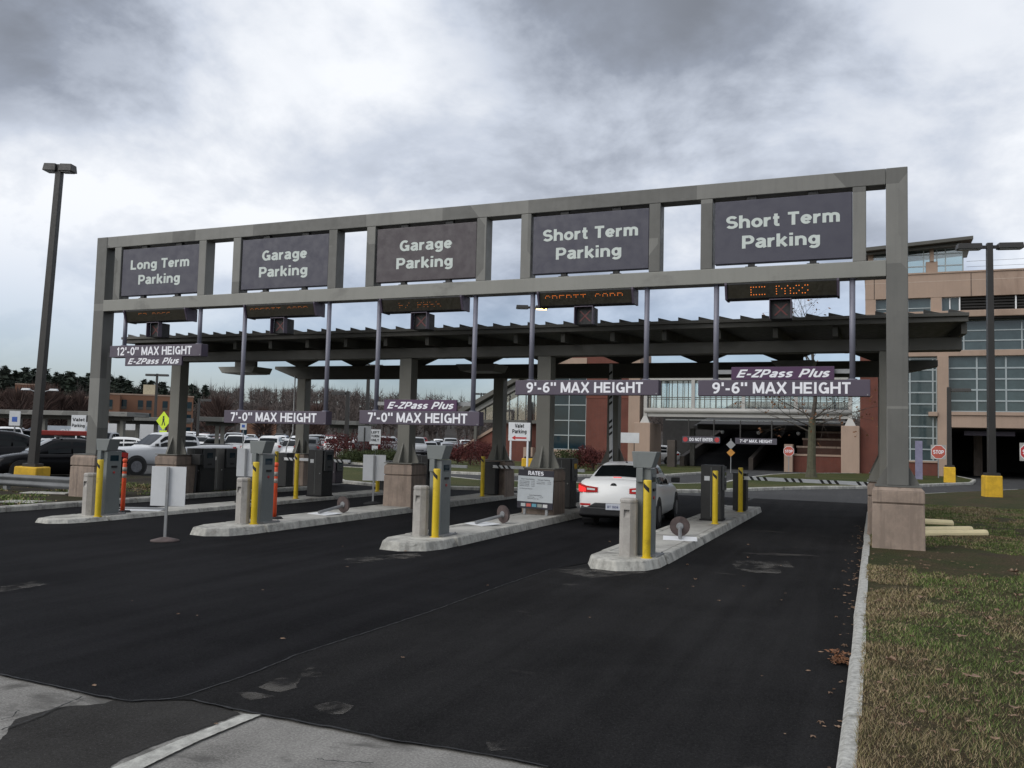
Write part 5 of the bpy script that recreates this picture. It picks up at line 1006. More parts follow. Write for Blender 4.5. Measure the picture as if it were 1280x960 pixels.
hs_ = pm('hang_sign', (.06, .055, .07), .5)
a, c_ = PY(853, 549, 49.2), PY(900, 549, 49.2); s = thing('hanging_sign', 'hanging bar reading DO NOT ENTER with two red discs', 'sign', ((a.x+c_.x)/2, 49.2, a.z)); wL = c_.x-a.x
part(s, 'bar', MB().box(-wL/2, wL/2, 0, .1, -.24, .24), hs_); letter(s, 'DO NOT ENTER', (0, -.006, -.12), wL*.62, .25, white_text)
for sx in (-.42, .42):
    part(s, 'red_disc', MB().tube((sx*wL, -.012, 0), (sx*wL, -.002, 0), .18, n=16), MATS['stop_red']); part(s, 'hanger', MB().tube((sx*.8*wL, .05, .24), (sx*.8*wL, .05, 1.5), .05, n=6), pole_bronze)
a, c_ = PY(919, 551, 49.2), PY(971, 552, 49.2); s = thing('hanging_sign', "hanging bar reading 7'-0\" MAX. HEIGHT under the footbridge", 'sign', ((a.x+c_.x)/2, 49.2, a.z)); wL = c_.x-a.x
part(s, 'bar', MB().box(-wL/2, wL/2, 0, .1, -.22, .22), hs_); letter(s, "7'-0\" MAX. HEIGHT", (0, -.006, -.11), wL*.78, .23, white_text)
for sx in (-.42, .42): part(s, 'hanger', MB().tube((sx*.9*wL, .05, .22), (sx*.9*wL, .05, 1.5), .05, n=6), pole_bronze)
p = G(919, 590, .1); s = thing('diamond_signs', 'white and orange diamond warning signs stacked on one post', 'sign', (p.x, p.y-2, .1)); dd = (p-Vector((CX, CY, 0))).length
for py, mt, q in ((556, galv, .30), (566, pm('sign_orange', (.42, .19, .03), .5), .27)):
    z = PY(919, py, p.y-2).z-.1; part(s, 'diamond', MB().prism_y([(0, z-q), (q, z), (0, z+q), (-q, z)], -.02, 0), mt)
part(s, 'post', MB().tube((0, .03, 0), (0, .03, 2.2), .03, n=6), galv)
p = G(791, 588, .1); text_sign('blank_sign', 'blank white signboard on a thin post before the tan quoin', 'sign', p.x-.3, p.y, 1.75, 1.35, .66, white_alu, [], black_paint, R(5), (.35,), .1, pole_bronze)
p = PD(1148.5, 58); s = thing('marker_post', 'slim lavender post standing in the grass before the glass', 'post', (p.x, p.y, .1)); part(s, 'post', MB().box(-.2, .2, -.06, .06, 0, 2.3), pm('lavender', (.19, .18, .27), .5), .01)
def ped_sign():
    p = PD(204, 60); z = PY(204, 526, p.y).z; s = thing('crossing_sign', 'yellow green diamond pedestrian crossing sign left of the canopy column', 'sign', (p.x, p.y, 0)); yg = pm('sign_lime', (.55, .72, .02), .5)
    part(s, 'diamond', MB().prism_y([(0, z-.6), (.6, z), (0, z+.6), (-.6, z)], -.02, 0), yg)
    m = MB(); m.tube((.0, -.03, z+.24), (.0, -.022, z+.24), .07, n=10); m.add([(-.07, -.025, z-.02), (.07, -.025, z-.02), (.09, -.025, z+.16), (-.09, -.025, z+.16)], [(0, 1, 2, 3)]); m.add([(-.07, -.026, z-.02), (.0, -.026, z-.02), (-.07, -.026, z-.3), (-.14, -.026, z-.3)], [(0, 1, 2, 3)][::-1]); m.add([(.0, -.027, z-.02), (.07, -.027, z-.02), (.16, -.027, z-.3), (.09, -.027, z-.3)], [(3, 2, 1, 0)][::-1]); o = part(s, 'walking_figure', m, black_paint); o['kind'] = 'stuff'
    part(s, 'plaque', MB().box(-.3, .3, -.02, 0, z-.95, z-.62), yg); part(s, 'post', MB().tube((0, .03, 0), (0, .03, z+.3), .03, n=6), galv)
ped_sign()
acc = pm('access_blue', (.03, .09, .35), .5)
for k, (px, py, d, sz) in enumerate(((18, 523, 47, .62), (304, 532, 60, .5), (98, 531, 50, .9), (469, 546, 60, .9))):
    p = PD(px, d); z = zpx(px, py, d)
    lab = ['white and blue disabled parking sign beside the tall lamp', 'small white and blue disabled parking sign above far cars', 'white lot sign half hidden by the left gantry post', 'white LEFT TURN ONLY sign before dark red bushes'][k]
    s = thing('parking_sign' if k < 3 else 'turn_sign', lab, 'sign', (p.x, p.y, 0), YAW); part(s, 'panel', MB().box(-sz*.42, sz*.42, -.02, 0, z-sz*.55, z+sz*.55), white_alu, .01)
    if k == 2: letter(s, 'Valet', (0, -.026, z+.18), .62, .17, black_paint); letter(s, 'Parking', (0, -.026, z-.12), .66, .17, black_paint)
    if k < 2: part(s, 'blue_square', MB().box(-sz*.2, sz*.2, -.026, -.021, z-sz*.25, z+sz*.12), acc)
    if k == 3:
        for i, wd in enumerate(('LEFT', 'TURN', 'ONLY')): letter(s, wd, (0, -.026, z+.22-i*.26), sz*.6, .17, black_paint)
        part(s, 'small_panel', MB().box(-.2, .2, -.02, 0, z-1.3, z-.6), white_alu)
    part(s, 'post', MB().tube((0, .03, 0), (0, .03, z), .035, n=6), galv)
p = PD(455.5, 58); z = zpx(455.5, 542, 58); s = thing('blank_sign', 'back of a grey signboard beside the LEFT TURN ONLY sign', 'sign', (p.x, p.y, 0), YAW); part(s, 'panel', MB().box(-.42, .42, 0, .02, z-.5, z+.5), galv); part(s, 'post', MB().tube((0, -.03, 0), (0, -.03, z+.4), .04, n=6), pole_bronze)
# ------------------------------------------------------------------ lamps
def lamp(lab, x, y, H, base=(.5, .9), hd='double', rz=0.0, lit=False, sq=.28, zg=0.0, grp='car park lamps', head=(.75, .5, .22), arm=.25, yb=True):
    s = thing('lamp_post', lab, 'lamp post', (x, y, zg), rz, grp)
    if yb:
        w_, h_ = base; part(s, 'yellow_base', MB().taper(0, 0, -.1, h_, w_, w_, w_*.97, w_*.97), base_yellow, .04); part(s, 'base_plate', MB().box(-sq*.9, sq*.9, -sq*.9, sq*.9, h_, h_+.1), pole_bronze)
    part(s, 'pole', MB().taper(0, 0, .05, H, sq, sq, sq*.78, sq*.78), pole_bronze, .01)
    hw, hd_, hh = head
    for sx in ((-1, 1) if hd == 'double' else (1,)):
        part(s, 'arm', MB().box(min(0, sx*(arm+.1)), max(0, sx*(arm+.1)), -.06, .06, H-.22, H-.10), pole_bronze)
        m = MB(); xa, xb_ = sorted((sx*arm, sx*(arm+hw))); m.hexa([(xa, -hd_/2, H-.24), (xb_, -hd_/2, H-.24), (xb_, hd_/2, H-.24), (xa, hd_/2, H-.24)], [(xa+.03, -hd_/2+.03, H-.24+hh), (xb_-.03, -hd_/2+.03, H-.24+hh), (xb_-.03, hd_/2-.03, H-.24+hh), (xa+.03, hd_/2-.03, H-.24+hh)]); o = part(s, 'head', m, pole_bronze, .015)
        part(o, 'lens', MB().box(xa+.06, xb_-.06, -hd_/2+.05, hd_/2-.05, H-.262, H-.241), pm('lamp_lit', (.9, .6, .2), .4, emit=(1, .62, .18, 7)) if (lit and sx > 0) else pm('lamp_lens', (.25, .26, .26), .3))
    return s
def top_at(px, py, P):                               # height over P seen at that pixel row
    d = ray(px, py); t_ = ((P.x-CX)*_f.x+(P.y-CY)*_f.y)/(d.x*_f.x+d.y*_f.y); return CZ+d.z*t_
p = G(39, 606, 0); LL = lamp('tall lamp with two box heads on a yellow base behind the guard rail', p.x, p.y, top_at(66, 206, p), (.80, .60), 'double', R(18), sq=.25, head=(.46, .38, .25), arm=.05); LL.rotation_euler.y = R(1.9)
p = G(1240, 621, .12); lamp('tall lamp with two flat heads on a yellow base in the right lawn', p.x, p.y, top_at(1240, 304, p)-.12, (.62, .82), 'double', R(10), sq=.27, zg=.12, head=(.92, .42, .22), arm=.28)
p = G(1187, 603, .11); lamp('short lamp with one head on a yellow base by the garage column', p.x, p.y, top_at(1187, 484, p)-.11, (.58, .85), 'single', R(0), sq=.26, zg=.11, head=(1.0, .45, .16), arm=.1)
p = PD(661, 52); lamp('lamp with one glowing amber head rising behind the canopy', p.x, p.y, top_at(661, 381, p), (.8, .8), 'double', R(22), True, .27, head=(.75, .42, .2), arm=.2)
for px, py, d, lab in ((193, 467, 95, 'thin twin head lamp before the brick hotel'), (600, 491, 110, 'thin twin head lamp beyond the sloping stair cover'), (458, 455, 70, 'dark lamp pole between two hanger pipes'), (433, 489, 62, 'dark single head lamp pole by the far covered walkway'), (247, 498, 90, 'lamp pole before the wood beside the canopy column')):
    p = PD(px, d); H_ = top_at(px, py, p); lamp(lab, p.x, p.y, H_, hd='single' if px in (433, 247) else 'double', rz=YAW if px != 433 else YAW+R(180), sq=.3 if px in (433, 458) else .24, head=(1.0, .4, .2), arm=.15, yb=False, grp='far lamps')
p = PD(47, 100); s = thing('lamp_post', 'pale twin arm street lamp behind the tall lamp pole', 'lamp post', (p.x, p.y, 0), YAW, 'far lamps'); hh = top_at(47, 485, p); part(s, 'pole', MB().tube((0, 0, 0), (0, 0, hh-.5), .1, .07), galv)
for sx in (-1, 1): part(s, 'arm', MB().tube((0, 0, hh-.5), (sx*1.0, 0, hh-.2), .05), galv); part(s, 'head', MB().taper(sx*1.4, 0, hh-.25, hh-.05, .9, .35, .7, .25), white_alu, .03)
# ------------------------------------------------------------------ guard rail on the left
s = thing('guard_rail', 'galvanised low guard rail running into the left gantry pedestal', 'guard rail', (-27, .35, -.17))
prof = [(0, .40), (.07, .45), (.07, .50), (.01, .555), (.01, .575), (.07, .63), (.07, .68), (0, .73)]
m = MB(); vs = [(-14, -y, z) for y, z in prof]+[(6.95, -y, z) for y, z in prof]; n = len(prof); m.add(vs, [(i, n+i, n+i+1, i+1) for i in range(n-1)]); smooth(part(s, 'rail', m, pm('rail_steel', (.10, .105, .11), .55, .2, .2, 2)))
for k in range(9): part(s, 'rail_post', MB().box(-13.6+k*2.5-.07, -13.6+k*2.5+.07, .01, .14, .1, .74), galv)
for k, (px, py) in enumerate(((28, 628), (60, 617))):
    p = G(px, py, .115); m = MB(); m.box(-.42 if k == 0 else -.6, .42 if k == 0 else .6, -.3, .3, 0, .03); s = thing('ground_cover', 'flat concrete utility cover in the left verge'+(' near the kerb' if k == 0 else ' near the guard rail'), 'utility cover', (p.x, p.y, .116), .4); part(s, 'lid', m, kerb_conc, .01); part(s, 'frame', MB().box(-.66, .66, -.36, .36, -.02, .012), soil_brown)
# ------------------------------------------------------------------ cream parking bumpers lying in the right lawn
cream = pm('bumper_cream', (.72, .61, .36), .7, 0, .08, 3, .2, 50)
for px0, px1, py, z, lab in ((1148, 1232, 669, .125, 'lowest cream parking bumper lying on the right lawn'), (1135, 1215, 666, .145, 'cream parking bumper stacked on the lowest one'), (1125, 1190, 658, .23, 'topmost cream parking bumper leaning on the pile')):
    a, c_ = G(px0, py+1, z), G(px1, py, z); ln = (c_-a).length; s = thing('parking_bumper', lab, 'parking bumper', (c_.x, c_.y+(.0 if z < .14 else .28), z), math.atan2(c_.y-a.y, c_.x-a.x), 'cream parking bumpers')
    if z > .2: s.rotation_euler.y = R(3)
    m = MB(); m.prism_x([(-.09, 0), (.09, 0), (.09, .06), (.055, .115), (-.055, .115), (-.09, .06)], -max(ln, 1.8), 0); part(s, 'block', m, cream, .02)
    part(s, 'drainage_slot', MB().box(-1.2, -1.0, -.092, .092, .0, .02), soil_brown)
# ------------------------------------------------------------------ covered walkways, hotel
def walkway(lab, px0, d0, px1, d1, zt_, n, grp='covered walkways in the car park'):
    a, c_ = PD(px0, d0), PD(px1, d1); L = (c_-a).length; s = thing('covered_walkway', lab, 'walkway shelter', (a.x, a.y, 0), math.atan2(c_.y-a.y, c_.x-a.x), grp)
    part(s, 'roof', MB().box(0, L, -1.3, 1.3, zt_-.32, zt_), steel, .02); part(s, 'beam', MB().box(.4, L-.4, -.12, .12, zt_-.6, zt_-.321), canopy_steel)
    for k in range(n):
        x = 1.2+(L-2.4)*k/max(1, n-1); part(s, 'post', MB().box(x-.14, x+.14, -.14, .14, 1.0, zt_-.6), column_paint); part(s, 'post_base', MB().box(x-.35, x+.35, -.35, .35, 0, 1.0), brown_conc, .02)
    return s
walkway('long flat covered walkway roof behind the parked van', -25, 76, 172, 68, 3.15, 6); walkway('covered walkway roof ending left of the canopy column', 130, 80, 236, 78, 3.0, 4); walkway('short covered walkway roof beside the bare far trees', 249, 66, 300, 66, 2.95, 2); walkway('covered walkway roof beyond the dark red bushes', 405, 72, 470, 72, 3.05, 3)
def hotel(lab, px0, px1, d, ytop, cols_, rows_, zb=0.0, group=None):
    a, c_ = PD(px0, d), PD(px1, d); w_ = (c_-a).length; ht = top_at((px0+px1)/2, ytop, (a+c_)/2); s = thing('hotel', lab, 'building', (a.x, a.y, 0), math.atan2(c_.y-a.y, c_.x-a.x))
    part(s, 'wall', MB().box(0, w_, 0, 12, 0, ht), brick_far); part(s, 'coping', MB().box(-.1, w_+.1, -.1, 12, ht, ht+.3), tan)
    for i in range(cols_):
        for j in range(rows_):
            x = w_*(i+.5)/cols_+(.4 if i % 2 else -.4); z = ht-2.6-j*2.9; o = part(s, 'window', MB().box(x-.55, x+.55, -.05, -.002, z, z+1.5), glass_dark); part(o, 'sill_unit', MB().box(x-.55, x+.55, -.08, -.01, z-.6, z-.02), canopy_steel)
    return s, ht, w_
hotel('tan brick hotel wing without windows beside the gantry post', 128, 148, 205, 493, 1, 1)
s, ht, w_ = hotel('brick hotel block with dark stacked windows', 148, 240, 215, 495, 6, 3); part(s, 'roof_house', MB().box(w_*.30, w_*.50, 2, 7, ht+.3, ht+2.6), pm('cream_wall', (.50, .44, .31), .8)); part(s, 'roof_vent', MB().box(w_*.78, w_*.8, 2, 3, ht+.3, ht+1.9), white_alu)
hotel('low red brick wing half hidden by bare trees', 42, 112, 235, 496, 6, 2); hotel('red brick gable beyond the pines', 16, 44, 245, 481, 1, 2)
hotel('low reddish building glimpsed under the bare clearance bar', 300, 345, 190, 530, 3, 1)
p = PD(150, 84); s = thing('storage_container', 'pale grey container under the covered walkway', 'container', (p.x, p.y, 0), YAW); part(s, 'box', MB().box(-3, 3, 0, 2.4, .1, 2.5), white_alu); part(s, 'door', MB().box(.2, 1.6, -.04, -.002, .15, 1.9), canopy_steel)
p = PD(91, 62); s = thing('tow_trailer', 'pale board with faded white lettering beside the lot sign', 'trailer', (p.x, p.y, 0), YAW); part(s, 'board', MB().box(-1.6, 1.3, 0, .2, 1.35, 2.05), pm('faded_board', (.30, .33, .37), .6)); letter(s, 'OW IN', (0, -.01, 1.5), 1.6, .36, white_alu); part(s, 'wheel', MB().box(-.9, .9, .1, 1.2, 0, .6), tyre_m)
# ------------------------------------------------------------------ foliage
def leaf_cloud(n, fn, size, normal_j=1.0):
    """n leaf quads; fn() gives a centre; returns a mesh builder"""
    P = np.array([fn() for _ in range(n)]); a = rng.normal(size=(n, 3)); a /= np.linalg.norm(a, axis=1)[:, None]; b = np.cross(a, rng.normal(size=(n, 3))); b /= np.linalg.norm(b, axis=1)[:, None]
    s = size*rng.uniform(.6, 1.3, (n, 1)); V = np.stack([P-a*s, P+b*s*.55, P+a*s, P-b*s*.55], 1).reshape(-1, 3)
    m = MB(); m.v = [tuple(v) for v in V]; m.f = [(4*i, 4*i+1, 4*i+2, 4*i+3) for i in range(n)]; m.m = [0]*n; return m
def leaf_mat(name, c, c2):
    m = pm(name, c, .8, 0, .3, 2.5, col2=c2, spec=.2); return m
lf_red = leaf_mat('barberry_leaf', (.055, .014, .014), (.11, .03, .028)); lf_green = leaf_mat('box_leaf', (.03, .042, .014), (.06, .075, .028)); lf_brown = leaf_mat('dry_leaf', (.14, .06, .028), (.22, .105, .05)); bark = pm('bark', (.055, .046, .037), .9, 0, .3, 6, .8, 40)
def shrub(lab, x, y, w_, h_, mat, zg=.1, n=700, grp=None):
    s = thing('shrub', lab, 'shrub', (x, y, zg), 0, grp); lumps = [(random.uniform(-.5, .5)*w_*.6, random.uniform(-.4, .4)*w_*.6, random.uniform(.35, .65)*h_, random.uniform(.28, .42)) for _ in range(7)]
    def f():
        l = random.choice(lumps); v = rng.normal(size=3); v /= np.linalg.norm(v); r_ = rng.uniform(.45, 1.0)**.6*l[3]; return (l[0]+v[0]*r_*w_, l[1]+v[1]*r_*w_, max(.03, l[2]+v[2]*r_*h_*.95))
    part(s, 'crown', leaf_cloud(n, f, .052), mat)
    m = MB()
    for _ in range(6): m.tube((0, 0, 0), (random.uniform(-.3, .3)*w_, random.uniform(-.3, .3)*w_, h_*.6), .03, .01, 5)
    part(s, 'stems', m, bark)
SH = [(705, 588, 1.9, 1.5, lf_green, 'green rounded shrub before the dark glass'), (722, 588, 2.2, 1.55, lf_red, 'dark red shrub below the dark glass'), (742, 589, 2.0, 1.7, lf_red, 'dark red shrub beside the brick wall'),
      (588, 582, 2.0, 2.0, lf_red, 'dark red shrub by the sloping brick wall'), (572, 580, 1.8, 1.6, lf_red, 'dark red shrub at the foot of the stair wall'), (603, 584, 2.0, 1.7, lf_red, 'dark red shrub left of the valet sign'),
      (420, 578, 2.4, 2.0, lf_red, 'dark red bush beside the purple cabinet'), (436, 577, 2.8, 2.2, lf_red, 'dark red bush under the grey signboard'), (468, 577, 2.6, 2.2, lf_red, 'dark red bush behind the LEFT TURN ONLY sign'), (486, 577, 2.4, 2.0, lf_red, 'dark red bush left of the gusseted column'),
      (437, 580, 2.2, 1.0, lf_green, 'low green hedge before the dark red bush'), (462, 580, 2.4, 1.1, lf_green, 'low green hedge under the sign posts'), (485, 581, 2.2, 1.1, lf_green, 'low green hedge beside the column')]
for px, py, w_, h_, mt, lab in SH: p = G(px, py, .1); shrub(lab, p.x, p.y, w_, h_, mt, .1, 2200, 'shrubs along the far lawn')
def branch_tree(m, p, d, L, r_, lev, tips, spread=.55, kids=(3, 4)):
    """recursive limbs as thin tapering tubes"""
    q = p; segs = 3
    for k in range(segs):
        d = (d+Vector((random.gauss(0, .1), random.gauss(0, .1), random.gauss(0, .06)))).normalized(); e_ = q+d*L/segs; r2 = r_*(.86 if lev else .8); m.tube(q, e_, r_, r2, 6 if r_ > .03 else 3, caps=False); q, r_ = e_, r2
        if lev and k >= (1 if lev < 5 else 1):
            for _ in range(random.randint(1, 2)):
                s_ = Vector((random.gauss(0, 1), random.gauss(0, 1), random.gauss(.15, .6))).normalized(); branch_tree(m, q, (d*.65+s_*spread*1.2).normalized(), L*random.uniform(.5, .72), r_*.55, lev-1, tips, spread)
    if lev:
        branch_tree(m, q, d, L*.7, r_*.8, lev-1, tips, spread)
    else: tips.append(q)
random.seed(21)
p = G(1014, 597, .11); s = thing('bare_tree', 'bare tree with a few brown leaves before the footbridge', 'tree', (p.x, p.y, .11)); m = MB(); tips = []
m.tube((0, 0, -.05), (0, 0, .5), .36, .25, 10); m.tube((0, 0, .5), (.05, 0, 3.4), .25, .19, 10, caps=False); part(s, 'trunk', m, pm('green_bark', (.075, .072, .045), .9, 0, .3, 5, .8, 40))
m = MB(); st = Vector((.05, 0, 3.3)); branch_tree(m, st, Vector((.05, 0, 1)), 3.2, .14, 4, tips)
for k, (ang, z0) in enumerate(((170, 2.6), (10, 3.0), (120, 3.2), (240, 2.9), (300, 3.3), (60, 3.4), (190, 3.5))): branch_tree(m, Vector((.03, 0, z0)), Vector((math.cos(R(ang)), math.sin(R(ang)), .38)).normalized(), 2.0, .04, 3, tips)
part(s, 'branches', m, bark)
tp = random.sample(tips, min(len(tips), 300)); part(s, 'leaves', leaf_cloud(520, lambda: (lambda q: (q.x+random.gauss(0, .1), q.y+random.gauss(0, .1), q.z+random.gauss(0, .1)-.05))(random.choice(tp)), .085), lf_brown)
# ------------------------------------------------------------------ the wood on the hills: one mass
def wood():
    V = []; 
    def sliver(a, b_, w_):
        n = len(a); d = b_-a; side = np.cross(d, np.tile(np.array([_f.x, _f.y, 0.0]), (n, 1))+rng.normal(0, .7, (n, 3))); side /= np.linalg.norm(side, axis=1)[:, None]+1e-9
        return np.stack([a-side*w_, a+side*w_, b_], 1)
    for _ in range(2600):
        px = rng.uniform(-420, 1450); dist = rng.choice([240, 265, 290, 315, 340, 370, 400, 430])+rng.uniform(-12, 12); fr = np.interp(dist, [230, 290, 360, 430], [0, .35, .62, .66])
        p = PD(px, dist); z0 = max(-.5, hill_h(px, dist)*fr)-.3; top = hill_h(px, dist)*rng.uniform(.92, 1.05) if dist > 350 else z0+rng.uniform(8, 13); ht = np.clip(top-z0, 6, 15); n = 80
        t_ = rng.uniform(.22, .9, n); ja = rng.normal(0, .09*ht, (n, 2))*t_[:, None]; base = np.stack([p.x+ja[:, 0], p.y+ja[:, 1], z0+ht*t_*.8], 1); az = rng.uniform(0, 6.283, n); el = rng.uniform(.15, 1.3, n); L = ht*rng.uniform(.12, .36, n)*(1.1-t_*.55)
        tip = base+np.stack([np.cos(az)*np.cos(el)*L, np.sin(az)*np.cos(el)*L, np.sin(el)*L], 1)
        V.append(sliver(base, tip, np.full((n, 1), .10))); V.append(sliver(np.array([[p.x, p.y, z0]]), np.array([[p.x, p.y, z0+ht]]), np.array([[.28]])))
    V = np.concatenate(V).reshape(-1, 3); m = bpy.data.meshes.new('bare_wood'); k = len(V)//3
    m.from_pydata(V.tolist(), [], np.arange(k*3).reshape(-1, 3).tolist()); m.materials.append(pm('far_twigs', (.075, .060, .054), .95, 0, .25, .03)); o = link('bare_wood', m); o['kind'] = 'stuff'
    tag(o, 'grey brown leafless wood covering the hills beyond the car park', 'woods')
    V = []
    for _ in range(330):                             # dark pines on the left
        px = rng.uniform(-300, 185) if rng.random() < .85 else rng.uniform(185, 260); dist = rng.uniform(255, 350); p = PD(px, dist); z0 = max(0, hill_h(px, dist)*.3); top = hill_h(px, dist)*rng.uniform(.82, 1.10); ht = max(7, top-z0); n = 300
        t_ = rng.uniform(.12, 1, n); rad = (1.02-t_)**.55*ht*.24*rng.uniform(.2, 1, n); az = rng.uniform(0, 6.283, n); c = np.stack([p.x+np.cos(az)*rad, p.y+np.sin(az)*rad, z0+ht*t_], 1); a = rng.normal(size=(n, 3))*[1, 1, .5]; b_ = rng.normal(size=(n, 3))*[1, 1, .5]
        V.append(np.stack([c+a*.55, c+b_*.55, c-a*.4-b_*.4], 1))
    V = np.concatenate(V).reshape(-1, 3); m = bpy.data.meshes.new('pine_wood'); k = len(V)//3
    m.from_pydata(V.tolist(), [], np.arange(k*3).reshape(-1, 3).tolist()); m.materials.append(pm('pine_needles', (.016, .025, .015), .9, 0, .35, .05)); o = link('pine_wood', m); o['kind'] = 'stuff'; tag(o, 'dark green pines standing on the hill behind the hotel', 'woods')
    V = []
    for px, d, ht, wd in [(-10, 150, 8, 7), (22, 140, 8, 7), (48, 145, 9, 7), (74, 150, 8, 7), (98, 150, 8, 6), (112, 170, 8, 6), (10, 150, 8, 5), (35, 160, 9, 6), (62, 150, 9, 5), (85, 165, 8, 6), (275, 120, 7, 6), (262, 150, 8, 6), (330, 130, 6, 5), (395, 110, 6, 4)]:
        p = PD(px, d); n = 700; c = np.array([p.x, p.y, 0]); az = rng.uniform(0, 6.283, n); t_ = rng.uniform(.05, 1, n); rad = np.sin(np.clip(t_*2.6, 0, 3.0))*wd*.5*rng.uniform(.1, 1, n)
        a = c+np.stack([np.cos(az)*rad*.5, np.sin(az)*rad*.5, t_*ht*.8], 1); b_ = c+np.stack([np.cos(az)*rad, np.sin(az)*rad, t_*ht], 1); V.append(sliver(a, b_, np.full((n, 1), .09)))
    V = np.concatenate(V).reshape(-1, 3); m = bpy.data.meshes.new('bare_thicket'); k = len(V)//3
    m.from_pydata(V.tolist(), [], np.arange(k*3).reshape(-1, 3).tolist()); m.materials.append(pm('thicket_twigs', (.062, .036, .029), .95, 0, .3, .1)); o = link('bare_thicket', m); o['kind'] = 'stuff'; tag(o, 'reddish brown leafless thicket in front of the hotel', 'thicket')
wood()
# ------------------------------------------------------------------ grass blades and fallen leaves
def vnoise(x, y, s, seed):
    r_ = np.random.default_rng(seed); g_ = r_.random((64, 64)); xx, yy = x/s % 63, y/s % 63; i, j = xx.astype(int), yy.astype(int); u, v = xx-i, yy-j; u, v = u*u*(3-2*u), v*v*(3-2*v)
    return g_[i, j]*(1-u)*(1-v)+g_[(i+1) % 64, j]*u*(1-v)+g_[i, (j+1) % 64]*(1-u)*v+g_[(i+1) % 64, (j+1) % 64]*u*v
def blades(name, lab, n, gen, z0, mats, hmin, hmax, wd):
    x, y = gen(n); d = np.hypot(x-CX, y-CY); n = len(x); h_ = rng.uniform(hmin, hmax, n)*(.35+1.2*vnoise(x+50, y+50, .35, 3)); az = rng.uniform(0, 6.283, n); ln = rng.uniform(.4, 1.7, n)*h_; w_ = wd*np.clip(d/6, .7, 4)
    b_ = np.stack([x, y, np.full(n, z0)], 1); side = np.stack([-np.sin(az), np.cos(az), 0*az], 1)*w_[:, None]; tip = b_+np.stack([np.cos(az)*ln, np.sin(az)*ln, h_], 1)
    V = np.stack([b_-side, b_+side, tip], 1).reshape(-1, 3).astype('f'); me = bpy.data.meshes.new(name); me.vertices.add(3*n); me.vertices.foreach_set('co', V.ravel()); me.loops.add(3*n); me.loops.foreach_set('vertex_index', np.arange(3*n, dtype='i')); me.polygons.add(n); me.polygons.foreach_set('loop_start', np.arange(0, 3*n, 3, dtype='i')); me.polygons.foreach_set('loop_total', np.full(n, 3, 'i'))
    kk = .65*vnoise(x+9, y+20, 1.1, 5)+.35*vnoise(x+3, y+2, .33, 6)-np.clip(.75-(x-KX)*.9, 0, .5)*(x > KX)*.6; mi = np.where(kk+.22*rng.random(n)-.11 > .40, 0, 1); mi = np.where(rng.random(n) < np.where(mi == 1, .42, .16), 2, mi); mi = np.where((mi == 1)&(rng.random(n) < .35), 3, mi)
    for m_ in mats: me.materials.append(m_)
    me.polygons.foreach_set('material_index', mi.astype('i')); me.update(calc_edges=True); o = link(name, me); o['kind'] = 'stuff'; tag(o, lab, 'grass'); return o
gb = [pm('blade_green', (.100, .142, .036), .8, 0, .25, 3, spec=.2), pm('blade_olive', (.17, .15, .065), .85, 0, .2, 3, spec=.2), pm('blade_straw', (.32, .25, .15), .9, 0, .2, 3, spec=.15), pm('blade_dead', (.13, .08, .05), .9, 0, .25, 3, spec=.15)]
def gen_near(n):
    x = KX+.09+rng.random(n)**1.25*9.5; y = -13.2+rng.random(n)**1.9*27; k = vnoise(x, y, .8, 8)+.35*vnoise(x, y, .25, 9); bare = np.clip(1.3-np.hypot((x-.6)/1.9, (y+1.2)/1.6), 0, 1)*1.3+np.clip(.3-(x-KX-.1), 0, 1)*.35
    keep = (k-bare > .30)&~((x < .30)&(x > -.6)&(abs(y-.18) < .45))&(rng.random(n) < .95); return x[keep], y[keep]
blades('lawn_grass', 'short mixed green and straw grass on the right lawn', 430000, gen_near, .125, gb, .011, .040, .0017)
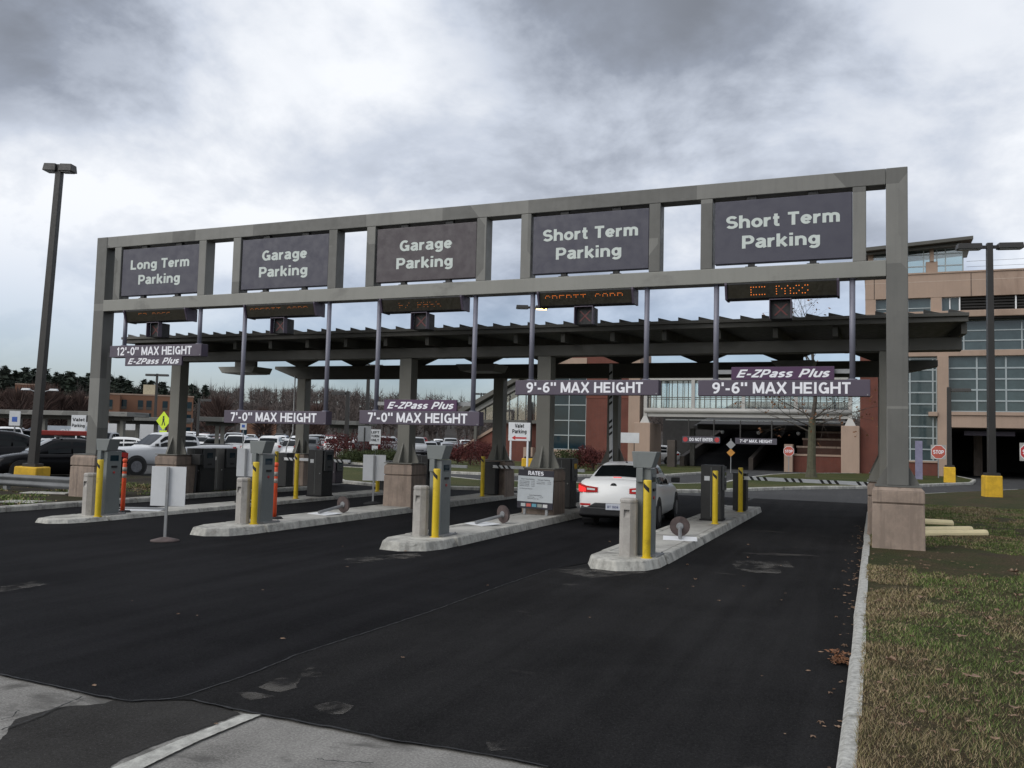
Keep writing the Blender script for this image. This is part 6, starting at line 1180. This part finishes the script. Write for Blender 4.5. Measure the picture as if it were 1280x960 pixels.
def gen_left(n): x = LKX-.12-rng.random(n)*9; y = -4+rng.random(n)*9; k = vnoise(x, y, .9, 18); return x[k > .5], y[k > .5]
blades('verge_grass', 'thin dull grass on the left verge', 16000, gen_left, .115, gb, .03, .07, .004)
def leaves(name, lab, pts, size, mat):
    m = MB()
    for (x, y, z) in pts:
        a = random.uniform(0, 6.28); s_ = size*random.uniform(.5, 1.35); t1, t2 = random.uniform(.1, 1.0)*s_, random.uniform(0, .5)*s_; n = 9; base = len(m.v)
        ring = [(x+math.cos(a+2*math.pi*i/n)*s_*(1 if i % 2 else .5), y+math.sin(a+2*math.pi*i/n)*s_*(1 if i % 2 else .5)*.75, z+abs(math.sin(a*3+i*1.7))*t1+.002) for i in range(n)]
        m.add([(x, y, z+t2+.004)]+ring, [(0, 1+i, 1+(i+1) % n) for i in range(n)])
    o = link(name, m.mesh(name, mat)); o['kind'] = 'stuff'; return tag(o, lab, 'leaves')
lv = pm('fallen_leaf', (.15, .085, .05), .8, 0, .4, 15, col2=(.27, .18, .12))
random.seed(5)
leaves('lawn_leaves', 'brown fallen leaves scattered on the right lawn', [(KX+.3+random.random()**1.2*4, -13+random.random()**1.5*14, .15) for _ in range(90)]+[(KX+.15+random.random()**1.5*2.2, -13+random.random()**1.4*12, .145) for _ in range(260)], .028, lv)
leaves('lawn_oak_leaves', 'large pale brown oak leaves lying on the right lawn', [(KX+.3+random.random()**1.2*4, -13+random.random()**1.4*11, .15) for _ in range(45)], .07, lv)
leaves('pavement_leaves', 'small dry leaves and crumbs scattered on the asphalt', [(random.uniform(-9, -1), random.uniform(-12.5, 0), .014) for _ in range(32)]+[(KX-.02-abs(random.gauss(0, .12)), random.uniform(-12, 6), .014) for _ in range(90)], .024, lv)
q = G(1052, 829, .012); leaves('leaf_pile', 'clump of orange brown leaves against the right kerb', [(q.x+random.gauss(0, .055)-.0, q.y+random.gauss(0, .10), .014+abs(random.gauss(0, .03))) for _ in range(60)], .036, pm('leaf_rust', (.15, .065, .028), .8, 0, .55, 25))
